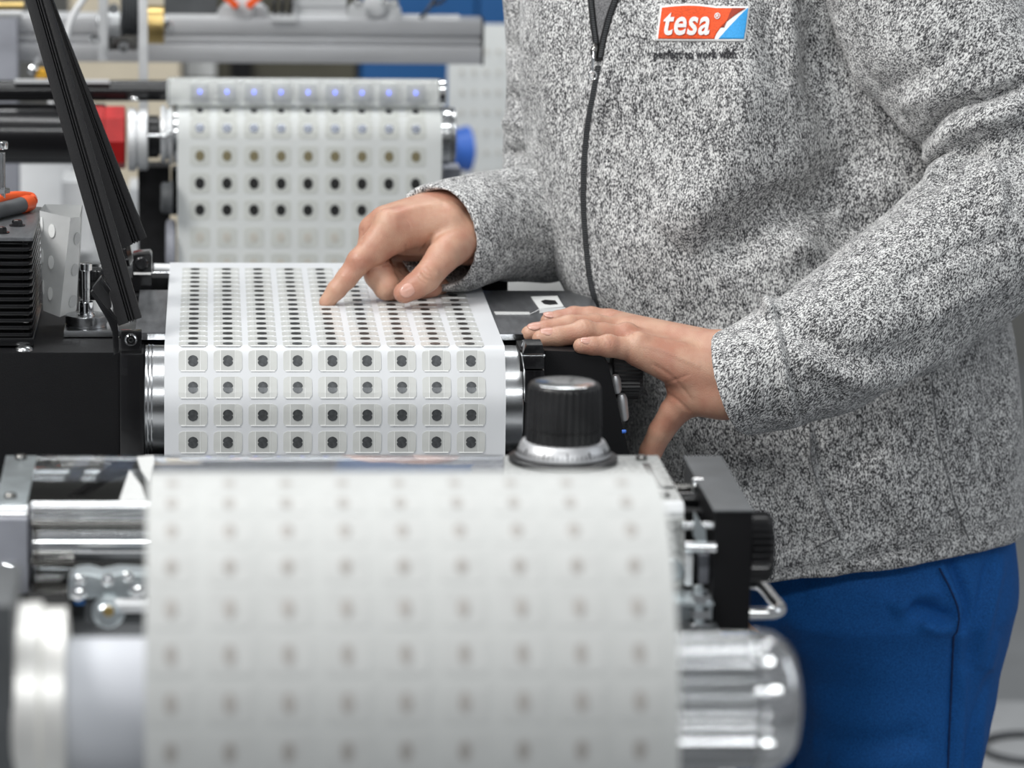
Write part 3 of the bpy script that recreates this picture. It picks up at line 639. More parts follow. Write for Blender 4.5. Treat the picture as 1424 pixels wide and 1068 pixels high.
# film ribbons under the acrylic
mat('film_dark', (.05, .065, .10), .15, noise=(30, .3), coat=.4)
mk('film_ribbon', gprism([(112, 636), (132, 636), (104, 698), (84, 698)], .0088, -.0006), 'film_dark', t)
mk('film_ribbon', gprism([(150, 636), (196, 636), (166, 698), (133, 698)], .0088, -.0006), 'film_dark', t)
mk('under_plate', gprism([(216, 634), (699, 634), (699, 698), (210, 698)], .006, -.004), 'grey_paint', t)
mk('inner_tray', gprism([(50, 636), (800, 636), (800, 698), (38, 698)], -.018, -.004), 'dark_steel', t)
one('label_scrap', gprism([(180, 654), (197, 676), (203, 699), (165, 699)], zp + .0003, .0005), 'edge_white', 'triangular white label scrap on the acrylic cover, left of front web', 'label')
one('label_scrap', gprism([(190, 636), (214, 634), (215, 644), (206, 670), (196, 655)], zp + .0003, .0005), 'edge_white', 'curved white label scrap on the acrylic cover behind the triangular one', 'label')
Yr = 2.76
ye = lambda px, py: W(px, py, Yr)
mk('left_side_block', pb(-80, 722, 39, 826, Yr - .015, .12), 'grey_paint', t, bev=.002)
mk('left_round_edge', cyl(pt(-80, 716, Yr), pt(39, 716, Yr), .0075, 28), 'bright_steel', t)
screw(t, pt(9, 794, Yr - .015), (0, -1, 0), .008, 'chrome', 'hex_bolt', hexa=True)
mk('right_side_block', pb(905, 722, 950, 842, Yr - .015, .12), 'cast_plate', t, bev=.002)
mk('right_round_edge', cyl(pt(880, 712, Yr), pt(950, 712, Yr), .0085, 28), 'light_aluminium', t)
screw(t, pt(934, 792, Yr - .015), (0, -1, 0), .009, 'zinc', 'hex_bolt')
for nm, py, r, Y_, mt in (('cover_edge_rod', 706, .0050, Yr - .005, 'bright_steel'), ('thin_rod', 719, .0028, Yr, 'chrome'), ('thin_rod', 728, .003, Yr, 'dark_steel'), ('nip_roller', 757, .0125, Yr, 'chrome'), ('nip_roller', 803, .0135, Yr + .02, 'chrome'), ('thin_rod', 780, .004, Yr, 'dark_steel')):
    mk(nm, cyl(pt(42, py, Y_), pt(900, py, Y_), r, 40, r * .25), mt, t)
for k in range(3): mk('roller_band', lathe(pt(46 + 3 * k, 757, Yr), (1, 0, 0), [(0, .0127), (.001, .0127)], 36), 'dark_steel', t)
mk('rear_wall', box(X(39, 780, 2.82), X(905, 780, 2.82), 2.81, 2.83, -.17, -.005), 'black_matt', t)
mk('lower_beam', box(X(-200, 850, 2.72), X(1000, 850, 2.72), 2.70, 2.80, -.20, Z(100, 876, 2.72)), 'dark_grey', t, bev=.002)
mk('lower_step', pb(39, 824, 100, 870, 2.71, .08), 'dark_steel', t, bev=.001)
# base cabinet to the floor
one('base_cabinet', box(-.35, .40, 2.45, 3.25, FLOOR, -.205), 'light_grey_paint', 'grey machine base cabinet under the foreground drum and laminating head', 'cabinet', bev=.004)
# pneumatic fitting at left
t = thing('pneumatic_valve', 'cast silver pneumatic valve left of the front web', 'valve', pt(150, 868, 2.66))
Yv = 2.655
mk('valve_body', pprism([(95, 812), (103, 800), (122, 798), (140, 803), (165, 798), (205, 800), (215, 830), (95, 834)], Yv, .03), 'zinc', t, bev=.003)
for px, py, r in ((112, 806, .004), (109, 824, .0055), (150, 806, .0045), (190, 820, .0055), (178, 802, .004)): mk('bolt_head', lathe(pt(px, py, Yv), (0, -1, 0), [(0, r), (.002, r), (.004, r * .5), (.0045, .0005)], 16), 'chrome', t)
mk('port_block', pb(118, 832, 200, 868, Yv + .008, .03), 'dark_grey', t, bev=.002)
mk('hose_connector', [lathe(pt(151, 848, Yv + .006), (0, -1, 0), [(0, .012), (.006, .012), (.007, .009), (.018, .009), (.02, .007)], 28)], 'zinc', t)
mk('brass_insert', lathe(pt(151, 850, Yv - .0145), (0, -1, 0), [(0, .004), (.0008, .0035)], 20), 'brass', t)
mk('side_pipe', cyl(pt(160, 842, Yv + .0), pt(206, 842, Yv + .0), .0055, 20), 'light_aluminium', t)
mk('blue_tube', pb(103, 826, 118, 842, Yv + .004, .02), 'blue_panel', t, bev=.002)
# dial knob
q = G(783, 641, zp)
t = thing('dial_knob', 'large black fluted knob with silver scale ring on the steel plate', 'knob', q)
mk('base_ring', lathe(q, (0, 0, 1), [(0, .041), (.001, .0425), (.0035, .0425), (.0045, .041)], 64), 'black_plastic', t)
mk('scale_ring', lathe(q + np.array([0, 0, .0045]), (0, 0, 1), [(0, .0355), (.001, .037), (.003, .037), (.0115, .0325), (.0122, .0315)], 80), 'aluminium', t)
for k in range(60):
    a = 2 * PI * k / 60; big = k % 5 == 0; d = np.array([math.cos(a), math.sin(a), 0]); sl = np.array([0, 0, .0085]) - d * .0045; s0 = q + np.array([0, 0, .0078]) + d * .03707
    p0, p1 = s0 + sl * .02, s0 + sl * (.62 if big else .34)
    if math.sin(a) > .5: continue
    mk('scale_mark', beam(p0, p1,   .0009 if big else .0005, .0005, up=tuple(d)), 'black_matt', t, smooth_=False)
mk('grip', lathe(q + np.array([0, 0, .0165]), (0, 0, 1), [(0, .0285), (.0, .0295), (.009, .0295), (.0095, .0288), (.0105, .0288), (.011, .0297), (.041, .0285), (.0435, .0275), (.0450, .0265), (.0456, .0255), (.0452, .0240), (.0440, .0236)], 192, rib=(32, .0014, .0278)), 'black_plastic', t)
mk('top_disc', lathe(q + np.array([0, 0, .0165 + .0420]), (0, 0, 1), [(0, .0237), (.0034, .0237), (.0037, .0232)], 64), 'bright_steel', t)
# right gearbox
t = thing('gear_housing', 'tall black box with flat top right of the front web', 'housing', W(1000, 878, 2.78))
y0 = G(1020, 712, .0135)[1]; y1 = G(980, 636, .0135)[1]
xl, xr = X(994, 712, y0), X(1047, 712, y0)
mk('housing_body', box(xl, xr, y0, y1, Z(1020, 878, y0), .0135), 'black_paint', t, bev=.0012)
mk('top_cover', box(xl - .001, xr + .001, y0 - .001, y1, .0135, .0150), 'dark_grey', t, bev=.0005)
mk('knurled_knob', lathe((xr + .001, y0 + .035, Z(1060, 762, y0 + .03)), (1, 0, 0), [(0, .0245), (.001, .0265), (.013, .0265), (.0165, .0255), (.0185, .023)], 180, rib=(30, .0030, .0235)), 'black_gloss', t)
# rods and brackets between side block and housing
for nm, py, r, Y_, mt, xa_, xb_ in (('tie_rod', 731, .0030, 2.74, 'steel', 948, 996), ('tie_rod', 761, .0045, 2.735, 'chrome', 952, 996), ('tie_rod', 679, .003, 2.86, 'dark_steel', 936, 975), ('tie_rod', 695, .006, 2.83, 'black_gloss', 940, 1000)):
    mk(nm, cyl(pt(xa_, py, Y_), pt(xb_, py, Y_), r, 20), mt, t)
mk('bright_nut', lathe(pt(962, 676, 2.84), (1, 0, 0), [(0, .005), (.001, .0065), (.008, .0065), (.009, .005)], 24), 'chrome', t)
mk('lever_plate', pprism([(966, 712), (982, 738), (983, 754), (972, 758), (964, 745)], 2.735, .006), 'zinc', t, bev=.001)
mk('slide_plate', pb(953, 765, 963, 815, 2.74, .02), 'light_aluminium', t, bev=.001)
mk('slide_plate', pb(972, 772, 986, 812, 2.76, .02), 'grey_paint', t, bev=.001)
mk('inner_wall', pb(948, 712, 998, 870, 2.80, .01), 'black_matt', t)
mk('zinc_bracket', [pb(932, 842, 993, 892, 2.735, .006), pb(932, 838, 993, 843, 2.70, .04)], 'zinc', t, bev=.0008)
mk('bolt_stud', cyl(pt(971, 870, 2.705), pt(971, 814, 2.705), .0035, 16), 'zinc', t)
for py in (836, 858): mk('nut', lathe(pt(974, py, 2.705), (0, 0, 1), [(0, .0075), (.006, .0075)], 6), 'chrome', t)
mk('washer', lathe(pt(974, 868, 2.705), (0, 0, 1), [(0, .009), (.002, .009)], 24), 'chrome', t)
# chrome handle on the side of the housing
zh1, zh2 = Z(1050, 812, y0 + .10), Z(1050, 853, y0 + .012)
hx = xr - .001
hp = [(hx, y0 + .105, zh1), (hx + .010, y0 + .105, zh1), (hx + .019, y0 + .101, zh1), (hx + .0235, y0 + .092, zh1), (hx + .0262, y0 + .05, (zh1 + zh2) / 2), (hx + .0275, y0 + .026, zh2), (hx + .022, y0 + .015, zh2), (hx + .014, y0 + .012, zh2), (hx, y0 + .012, zh2)]
mk('chrome_handle', tube(smooth(hp, 5), .0048, 16), 'chrome', t)

# ------------------------------------------------------------------ person: implicit surfaces meshed with surface nets
class Field:
    def __init__(s, lo, hi, h):
        s.lo = np.array(lo, float); s.h = h; s.n = np.ceil((np.array(hi) - s.lo) / h).astype(int) + 1
        s.ax = [(s.lo[i] + h * np.arange(s.n[i])).astype(np.float32) for i in range(3)]; s.v = np.full(s.n, .2, np.float32)
    def sub(s, lo, hi):
        a = np.clip(np.floor((np.array(lo) - s.lo) / s.h).astype(int), 0, s.n); b = np.clip(np.ceil((np.array(hi) - s.lo) / s.h).astype(int) + 1, 0, s.n)
        sl = tuple(slice(a[i], b[i]) for i in range(3)); return sl, [s.ax[i][sl[i]].reshape([-1 if j == i else 1 for j in range(3)]) for i in range(3)]
    @staticmethod
    def smin(a, b, k):
        if k <= 0: return np.minimum(a, b)
        h = np.maximum(k - np.abs(a - b), 0) / k; return np.minimum(a, b) - h * h * k * .25
    def _cap(s, X_, a, b, ra, rb, flat=None):
        a = np.array(a, np.float32); d = (np.array(b, np.float32) - a); L2 = float(d @ d) + 1e-12
        p = [X_[i] - a[i] for i in range(3)]; t = np.clip((p[0] * d[0] + p[1] * d[1] + p[2] * d[2]) / L2, 0, 1)
        return np.sqrt((p[0] - t * d[0]) ** 2 + (p[1] - t * d[1]) ** 2 + (p[2] - t * d[2]) ** 2) - (ra + (rb - ra) * t)
    def cap(s, a, b, ra, rb=None, k=.004, carve=False):
        rb = ra if rb is None else rb; m_ = max(ra, rb) + k + .02; lo = np.minimum(a, b) - m_; hi = np.maximum(a, b) + m_
        sl, X_ = s.sub(lo, hi); d = s._cap(X_, a, b, ra, rb)
        if d.size: s.v[sl] = -s.smin(-s.v[sl], d, k) if carve else s.smin(s.v[sl], d, k)
    def chain(s, pts, k=.004, carve=False):
        """pts: [(point, r)]"""
        f = Field(s.lo, s.lo, s.h); f.n = s.n; f.ax = s.ax; f.v = np.full(s.n, .2, np.float32)
        for (a, ra), (b, rb) in zip(pts, pts[1:]): f.cap(a, b, ra, rb, k=min(k, .0025) if not carve else .002)
        s.v = -s.smin(-s.v, f.v, k) if carve else s.smin(s.v, f.v, k)
    def plane(s, p, n, k=.002):
        """cut away the side the normal points to"""
        n = np.array(n, float); n /= np.linalg.norm(n); X_ = [s.ax[i].reshape([-1 if j == i else 1 for j in range(3)]) for i in range(3)]
        d = (X_[0] - p[0]) * n[0] + (X_[1] - p[1]) * n[1] + (X_[2] - p[2]) * n[2]; s.v = -s.smin(-s.v, -d.astype(np.float32), k)
    def slices(s, rows, k=.01, e=2.3):
        """rows: (z, cx, cy, a, b)"""
        rows = sorted(rows); zs = [r[0] for r in rows]; cx, cy, a, b = [np.interp(s.ax[2], zs, [r[i] for r in rows]).reshape(1, 1, -1) for i in (1, 2, 3, 4)]
        # soften the interpolation
        X_ = s.ax[0].reshape(-1, 1, 1); Y_ = s.ax[1].reshape(1, -1, 1)
        q = (np.abs((X_ - cx) / a) ** e + np.abs((Y_ - cy) / b) ** e) ** (1 / e); d = ((q - 1) * np.minimum(a, b)).astype(np.float32)
        zz = s.ax[2].reshape(1, 1, -1); d = np.maximum(d, np.maximum(zz - zs[-1], zs[0] - zz)); s.v = s.smin(s.v, d, k)
    def mesh(s):
        v = s.v; ins = v < 0; n = s.n; acc = np.zeros(tuple(n - 1) + (3,), np.float32); cnt = np.zeros(tuple(n - 1), np.float32)
        for ax in range(3):
            a = [slice(None)] * 3; b = [slice(None)] * 3; a[ax] = slice(0, -1); b[ax] = slice(1, None)
            va, vb = v[tuple(a)], v[tuple(b)]; ch = ins[tuple(a)] != ins[tuple(b)]; t = np.where(ch, va / np.where(ch, va - vb, 1), 0)
            o = [i for i in range(3) if i != ax]
            for d1 in (0, 1):
                for d2 in (0, 1):
                    sl = [slice(None)] * 3; sl[o[0]] = slice(d1, n[o[0]] - 1 + d1); sl[o[1]] = slice(d2, n[o[1]] - 1 + d2); c = ch[tuple(sl)]
                    cnt += c; acc[..., ax] += np.where(c, t[tuple(sl)], 0); acc[..., o[0]] += c * d1; acc[..., o[1]] += c * d2
        act = cnt > 0; idx = -np.ones(act.shape, int); idx[act] = np.arange(act.sum()); ijk = np.argwhere(act)
        V = s.lo + (ijk + acc[act] / cnt[act][:, None]) * s.h; Fs = []
        for ax in range(3):
            a = [slice(1, -1)] * 3; b = [slice(1, -1)] * 3; a[ax] = slice(0, -1); b[ax] = slice(1, None); o = [(ax + 1) % 3, (ax + 2) % 3]
            A = ins[tuple(a)]; ch = np.argwhere(A != ins[tuple(b)]); fl = A[tuple(ch.T)]
            base = ch.copy()
            for q in o: base[:, q] += 1
            def at(d1, d2):
                c = base.copy(); c[:, o[0]] -= d1; c[:, o[1]] -= d2; return idx[tuple(c.T)]
            quad = np.stack([at(0, 0), at(1, 0), at(1, 1), at(0, 1)], 1); quad[~fl] = quad[~fl][:, ::-1]; Fs.append(quad)
        return V, np.concatenate(Fs)
def relax(V, Fq, it=2, lam=.5):
    e = np.concatenate([Fq[:, [i, (i + 1) % 4]] for i in range(4)])
    for _ in range(it):
        s_ = np.zeros_like(V); c = np.zeros(len(V)); np.add.at(s_, e[:, 0], V[e[:, 1]]); np.add.at(c, e[:, 0], 1); np.add.at(s_, e[:, 1], V[e[:, 0]]); np.add.at(c, e[:, 1], 1)
        V = V + lam * (s_ / np.maximum(c, 1)[:, None] - V)
    return V
def vnorm(V, Fq):
    n = np.cross(V[Fq[:, 2]] - V[Fq[:, 0]], V[Fq[:, 3]] - V[Fq[:, 1]]); N = np.zeros_like(V)
    for i in range(4): np.add.at(N, Fq[:, i], n)
    return N / np.maximum(np.linalg.norm(N, axis=1), 1e-12)[:, None]
def projpx(V):
    c = (V - C0) @ R; return np.stack([CX + F * c[:, 0] / -c[:, 2], CY - F * c[:, 1] / -c[:, 2]], 1)
def folds(V, Fq, L_, yr=(0, 9)):
    """creases and ridges of the cloth; L_: (kind, height m, width px, polyline px)"""
    N = vnorm(V, Fq); q = projpx(V); view = C0 - V; face = (N * view).sum(1) / np.linalg.norm(view, axis=1); wgt = np.clip(face * 3, 0, 1)
    D = np.zeros(len(V))
    for kind, A, w, pl in L_:
        pl = np.array(smooth([(x, y, 0) for x, y in pl], 6))[:, :2]; best = np.full(len(V), 1e9); sg = np.zeros(len(V)); tt = np.zeros(len(V)); n = len(pl) - 1
        sel = (q[:, 0] > pl[:, 0].min() - 4 * w) & (q[:, 0] < pl[:, 0].max() + 4 * w) & (q[:, 1] > pl[:, 1].min() - 4 * w) & (q[:, 1] < pl[:, 1].max() + 4 * w); I = np.where(sel)[0]; Q = q[I]
        b_ = np.full(len(I), 1e9); s_ = np.zeros(len(I)); t_ = np.zeros(len(I))
        for i in range(n):
            a = pl[i]; d = pl[i + 1] - a; L2 = d @ d + 1e-9; t = np.clip(((Q - a) @ d) / L2, 0, 1); r = Q - a - t[:, None] * d; dist = np.hypot(r[:, 0], r[:, 1]); cr = d[0] * r[:, 1] - d[1] * r[:, 0]
            m_ = dist < b_; b_[m_] = dist[m_]; s_[m_] = np.sign(cr[m_]); t_[m_] = (i + t[m_]) / n
        taper = np.clip(np.minimum(t_, 1 - t_) * 6, 0, 1) ** .5 if kind[-1] != '!' else 1
        x = b_ / w
        if kind[0] == 'r': f = np.exp(-x * x)
        elif kind[0] == 'c': f = -np.exp(-x * x)
        else: f = s_ * x * np.exp(-x * x * .6) * 1.6
        D[I] += A * f * taper * wgt[I]
    return V + N * D[:, None]
from mathutils import noise as mn
def crumple(V, Fq, sc, amp, seed=0):
    N = vnorm(V, Fq); d = np.array([mn.noise(Vector((p[0] * sc + seed, p[1] * sc, p[2] * sc * .7))) for p in V]); return V + N * (d * amp)[:, None]
def fmesh(name, V, Fq, m_, parent): return mk(name, (V.tolist(), Fq.tolist()), m_, parent, ang=180)
def Wv(x, y, Y_): return np.array(W(x, y, Y_))

def melange(name, rot, sx=1.):
    m = bpy.data.materials.new(name); m.use_nodes = True; nt = m.node_tree; b = nt.nodes['Principled BSDF']; b.inputs['Roughness'].default_value = .9; b.inputs['Specular IOR Level'].default_value = .15
    b.inputs['Sheen Weight'].default_value = .25; b.inputs['Sheen Roughness'].default_value = .5
    tc = nt.nodes.new('ShaderNodeTexCoord'); mp = nt.nodes.new('ShaderNodeMapping'); mp.inputs['Rotation'].default_value = (0, rot, 0); nt.links.new(tc.outputs['Object'], mp.inputs['Vector'])
    def nz(scale, st, det, rough=.5):
        q = nt.nodes.new('ShaderNodeMapping'); q.inputs['Scale'].default_value = st; nt.links.new(mp.outputs['Vector'], q.inputs['Vector'])
        n = nt.nodes.new('ShaderNodeTexNoise'); n.inputs['Scale'].default_value = scale; n.inputs['Detail'].default_value = det; n.inputs['Roughness'].default_value = rough; nt.links.new(q.outputs[0], n.inputs['Vector']); return n
    A = nz(760, (1, 1, .5), 3, .62); B = nz(150, (1, 1, .6), 3, .6); Cn = nz(14, (1, 1, 1), 2)
    def mad(x, k, y):
        n = nt.nodes.new('ShaderNodeMath'); n.operation = 'MULTIPLY_ADD'; nt.links.new(x, n.inputs[0]); n.inputs[1].default_value = k
        if isinstance(y, float): n.inputs[2].default_value = y
        else: nt.links.new(y, n.inputs[2])
        return n.outputs[0]
    s1 = mad(B.outputs['Fac'], .30, A.outputs['Fac']); s2 = mad(Cn.outputs['Fac'], .08, s1); s3 = mad(s2, 1., -.205)
    r = nt.nodes.new('ShaderNodeValToRGB'); e = r.color_ramp.elements; e[0].position = .35; e[0].color = (.03, .03, .032, 1); e[1].position = .60; e[1].color = (.80, .80, .79, 1)
    k = e.new(.44); k.color = (.13, .13, .135, 1); k = e.new(.51); k.color = (.46, .46, .46, 1)
    nt.links.new(s3, r.inputs['Fac']); nt.links.new(r.outputs[0], b.inputs['Base Color'])
    bp = nt.nodes.new('ShaderNodeBump'); bp.inputs['Strength'].default_value = .5; bp.inputs['Distance'].default_value = .0009; nt.links.new(A.outputs['Fac'], bp.inputs['Height']); nt.links.new(bp.outputs[0], b.inputs['Normal'])
    MT[name] = m
melange('knit_body', .05); melange('knit_sleeve', -.55); melange('knit_far_sleeve', .35)
# skin with redder knuckle blotches and fine creases
m = bpy.data.materials.new('skin'); m.use_nodes = True; nt = m.node_tree; b = nt.nodes['Principled BSDF']; MT['skin'] = m
b.inputs['Roughness'].default_value = .42; b.inputs['Subsurface Weight'].default_value = .12; b.inputs['Subsurface Radius'].default_value = (1, .35, .18); b.inputs['Subsurface Scale'].default_value = .006
tc = nt.nodes.new('ShaderNodeTexCoord')
def _n(sc, det=3):
    n = nt.nodes.new('ShaderNodeTexNoise'); n.inputs['Scale'].default_value = sc; n.inputs['Detail'].default_value = det; nt.links.new(tc.outputs['Object'], n.inputs['Vector']); return n
n1 = _n(38); n2 = _n(420, 2); r = nt.nodes.new('ShaderNodeValToRGB'); r.color_ramp.elements[0].position = .36; r.color_ramp.elements[0].color = (.56, .335, .235, 1); r.color_ramp.elements[1].position = .66; r.color_ramp.elements[1].color = (.47, .225, .155, 1)
nt.links.new(n1.outputs['Fac'], r.inputs['Fac']); nt.links.new(r.outputs[0], b.inputs['Base Color'])
vo = nt.nodes.new('ShaderNodeTexVoronoi'); vo.inputs['Scale'].default_value = 900; nt.links.new(tc.outputs['Object'], vo.inputs['Vector'])
ad = nt.nodes.new('ShaderNodeMath'); ad.operation = 'ADD'; nt.links.new(n2.outputs['Fac'], ad.inputs[0]); nt.links.new(vo.outputs['Distance'], ad.inputs[1])
bp = nt.nodes.new('ShaderNodeBump'); bp.inputs['Strength'].default_value = .38; bp.inputs['Distance'].default_value = .0005; nt.links.new(ad.outputs[0], bp.inputs['Height']); nt.links.new(bp.outputs[0], b.inputs['Normal'])
mat('knit_dark', (.17, .17, .175), .9, noise=(600, .7))
mat('trouser_blue', (.010, .098, .34), .75, noise=(700, .28), bump=(1400, .4), spec=.25)
mat('shoe_black', (.02, .02, .02), .4, noise=(50, .2)); mat('hair_brown', (.10, .06, .035), .6, noise=(200, .4))
mat('zip_black', (.012, .012, .013), .35, noise=(500, .3)); mat('lining', (.16, .16, .165), .9, noise=(700, .5), bump=(900, .5))

PR = thing('person', 'person in a mottled grey knitted zip jacket and blue trousers pointing at the web', 'person', (W(1235, 900, 3.8)[0], 3.80, FLOOR))
# ---- hands
def hand_right():
    f = Field((.085, 3.59, -.008), (.285, 3.80, .135), .00125)
    w1, w2 = Wv(655, 290, 3.735), Wv(652, 332, 3.715)
    MI, MM, MR, MP = Wv(541, 313, 3.672), Wv(520, 322, 3.697), Wv(522, 332, 3.722), Wv(540, 346, 3.742)
    for m_, r_, wa_ in ((MI, .0150, w1), (MM, .0142, w1), (MR, .0135, w1), (MP, .0130, w2)): f.cap(wa_, m_, .0215, r_, k=.010)
    f.cap(w1, w2, .0225, .0225, k=.01); f.cap(w1, Wv(740, 318, 3.80), .0235, .027, k=.01); f.cap(w2, Wv(740, 335, 3.79), .0225, .026, k=.01)
    f.cap(w2, Wv(560, 335, 3.70), .018, .014, k=.012)                     # palm mass
    f.cap(Wv(622, 312, 3.690), Wv(560, 322, 3.680), .0195, .0140, k=.018)  # first web muscle
    f.cap(Wv(648, 284, 3.735), Wv(535, 306, 3.695), .0225, .0140, k=.012)
    T = [(Wv(640, 332, 3.690), .0215), (Wv(615, 358, 3.655), .0158), (Wv(593, 386, 3.640), .0136), (Wv(577, 398, 3.635), .0124), (Wv(562, 407, 3.632), .0104)]
    f.chain(T, k=.006)
    f.cap(Wv(594, 384, 3.6345), Wv(590, 389, 3.634), .0128, .0128, k=.004)
    f.chain([(MI, .0142), (Wv(518, 342, 3.664), .0128), (Wv(499, 365, 3.659), .0118), (Wv(482, 387, 3.655), .0103), (Wv(468, 403, 3.653), .0093), (Wv(454.5, 420, 3.6525), .0076)], k=.004)
    f.cap(Wv(550, 332, 3.676), Wv(524, 350, 3.668), .0130, .0125, k=.010)
    f.chain([(MM, .0135), (Wv(514, 352, 3.690), .0138), (Wv(527, 382, 3.675), .0145), (Wv(538, 399, 3.668), .0130), (Wv(550, 406, 3.680), .0095)], k=.002)
    f.chain([(MR, .0125), (Wv(528, 372, 3.725), .012), (Wv(552, 396, 3.700), .0118), (Wv(580, 404, 3.690), .0100), (Wv(603, 401, 3.695), .0085)], k=.002)
    f.chain([(MP, .0115), (Wv(560, 376, 3.750), .011), (Wv(590, 396, 3.730), .0105), (Wv(613, 398, 3.712), .0085)], k=.002)
    for p, r_ in ((Wv(538, 305, 3.671), .0085), (Wv(514, 316, 3.698), .0085), (Wv(499, 361, 3.6545), .0098)): f.cap(p, p, r_, k=.006)
    V, Q = f.mesh(); V = relax(V, Q, 2)
    cr = [('c', .0012, 2.2, [(565, 340), (566, 350), (563, 356)]), ('c', .0015, 3, [(601, 325), (598, 334), (590, 345), (583, 352)]), ('c', .0009, 1.3, [(584, 379), (588, 386), (596, 391)]), ('c', .0009, 1.3, [(588, 373), (594, 381), (603, 386)]), ('c', .0008, 1.2, [(593, 369), (600, 376), (607, 380)]), ('c', .0007, 1.2, [(580, 384), (585, 391), (592, 395)]), ('r', .0008, 2.5, [(586, 376), (592, 383), (600, 388)]),
          ('c', .0006, 1.3, [(510, 372), (513, 378), (512, 382)]), ('c', .0008, 1.6, [(531, 370), (540, 368), (552, 369)]), ('c', .0005, 1.2, [(488, 362), (493, 368), (497, 376)]), ('c', .0008, 2, [(504, 318), (504, 327), (502, 335)]), ('r', .0012, 6, [(545, 300), (580, 288), (615, 282)]), ('c', .0005, 1.2, [(561, 302), (568, 309), (572, 318)])]
    return folds(V, Q, cr), Q
def hand_left():
    f = Field((.285, 3.405, -.135), (.505, 3.62, .055), .00125)
    I_, M_, R_, P_ = Wv(848, 447, 3.572), Wv(860, 459, 3.545), Wv(870, 471, 3.512), Wv(888, 486, 3.482)
    wa1, wa2, wa3 = Wv(1000, 490, 3.485), Wv(1006, 520, 3.47), Wv(1008, 553, 3.468)
    for m_, r_, w_ in ((I_, .0120, wa1), (M_, .0130, wa1), (R_, .0128, wa2), (P_, .0132, wa3)): f.cap(w_, m_, .0165, r_, k=.012)
    f.cap(P_, wa2, .0130, .019, k=.012)
    f.cap(wa1, wa3, .0165, .0165, k=.01)
    for w_ in (wa1, wa2, wa3): f.cap(w_, w_ + (Wv(1075, 508, 3.48) - Wv(1000, 520, 3.48)), .0168, .022, k=.008)
    f.chain([(wa3, .016), (Wv(960, 553, 3.483), .0175), (Wv(938, 572, 3.490), .0138), (Wv(919, 600, 3.497), .0118), (Wv(905, 628, 3.502), .0108), (Wv(896, 650, 3.505), .0085)], k=.010)
    f.cap(Wv(985, 548, 3.475), Wv(945, 530, 3.49), .0165, .0130, k=.012)
    fg = [[(I_, .0112), (Wv(822, 441, 3.575), .0100), (Wv(798, 440, 3.577), .0096), (Wv(776, 444, 3.577), .0083), (Wv(762, 446, 3.577), .0072)],
          [(M_, .0118), (Wv(828, 452, 3.540), .0104), (Wv(792, 453, 3.532), .0102), (Wv(758, 459, 3.527), .0090), (Wv(736, 464, 3.525), .0078)],
          [(R_, .0120), (Wv(840, 465, 3.508), .0108), (Wv(812, 463, 3.502), .0106), (Wv(776, 468, 3.497), .0093), (Wv(752, 471, 3.495), .0082)],
          [(P_, .0118), (Wv(866, 484, 3.478), .0102), (Wv(846, 482, 3.474), .0098), (Wv(824, 481, 3.471), .0084), (Wv(808, 481, 3.470), .0074)]]
    for c in fg: f.chain(c, k=.0028)
    for p, r_ in ((Wv(812, 458, 3.502), .009), (Wv(872, 463, 3.51), .010), (Wv(888, 478, 3.48), .010), (Wv(846, 478, 3.474), .008)): f.cap(p, p, r_, k=.006)
    V, Q = f.mesh(); V = relax(V, Q, 2)
    cr = [('c', .0004, 1.1, [(806, 446), (811, 451), (812, 456)]), ('c', .0004, 1.1, [(813, 444), (818, 450), (820, 456)]), ('c', .0005, 1.2, [(837, 470), (843, 475), (843, 484)]), ('c', .0004, 1., [(845, 469), (850, 475), (850, 483)]), ('c', .0004, 1.1, [(873, 458), (879, 465), (884, 474)]), ('c', .0005, 1.3, [(884, 472), (890, 478), (892, 486)]),
          ('r', .0009, 4, [(880, 462), (915, 470), (965, 482)]), ('r', .0009, 4, [(895, 478), (930, 490), (975, 510)]), ('c', .0008, 3, [(905, 505), (925, 517), (940, 530), (965, 560)]), ('c', .0010, 3, [(925, 545), (945, 560), (960, 575)]), ('c', .0005, 2, [(918, 535), (940, 528), (960, 520)])]
    return folds(V, Q, cr), Q
hr = hand_right(); hl = hand_left()
# ---- the rest of the body under the clothes (with head and neck above the frame)
fb = Field((.16, 3.45, FLOOR + .03), (.90, 4.10, .78), .010)
hx_, hy_ = .50, 3.70
fb.slices([(-.36, .63, 3.82, .10, .09), (-.24, .62, 3.81, .12, .10), (.0, .60, 3.80, .13, .11), (.2, .57, 3.80, .15, .11), (.30, .54, 3.80, .15, .09), (.36, .52, 3.79, .08, .06)], k=.02)
fb.cap((hx_ + .01, 3.79, .34), (hx_ + .0, 3.765, .47), .06, .055, k=.03)
fb.cap((hx_, 3.75, .545), (hx_, 3.765, .595), .070, .078, k=.02); fb.cap((hx_ - .02, 3.715, .505), (hx_ - .01, 3.73, .55), .045, .055, k=.03)
fb.cap((hx_ - .035, 3.655, .53), (hx_ - .028, 3.668, .565), .014, .008, k=.012); fb.cap((hx_ - .045, 3.672, .497), (hx_ - .015, 3.664, .497), .008, .008, k=.008)
for s in (-1, 1):
    fb.cap((hx_ + s * .075, 3.77, .535), (hx_ + s * .078, 3.775, .575), .010, .014, k=.006); fb.cap((hx_ - .02 + s * .032, 3.683, .572), (hx_ - .02 + s * .032, 3.683, .572), .012, .012, k=.008, carve=True); fb.cap((hx_ - .02 + s * .031, 3.694, .570), (hx_ - .02 + s * .031, 3.694, .570), .0115, .0115, k=.002)
fb.chain([(Wv(790, -60, 3.89), .045), (Wv(790, 285, 3.87), .042), (Wv(690, 322, 3.77), .034)], k=.02)
fb.chain([(Wv(1245, -50, 3.74), .05), (Wv(1445, 280, 3.60), .045), (Wv(1070, 510, 3.475), .030)], k=.02)
LX, RX = .665, .585
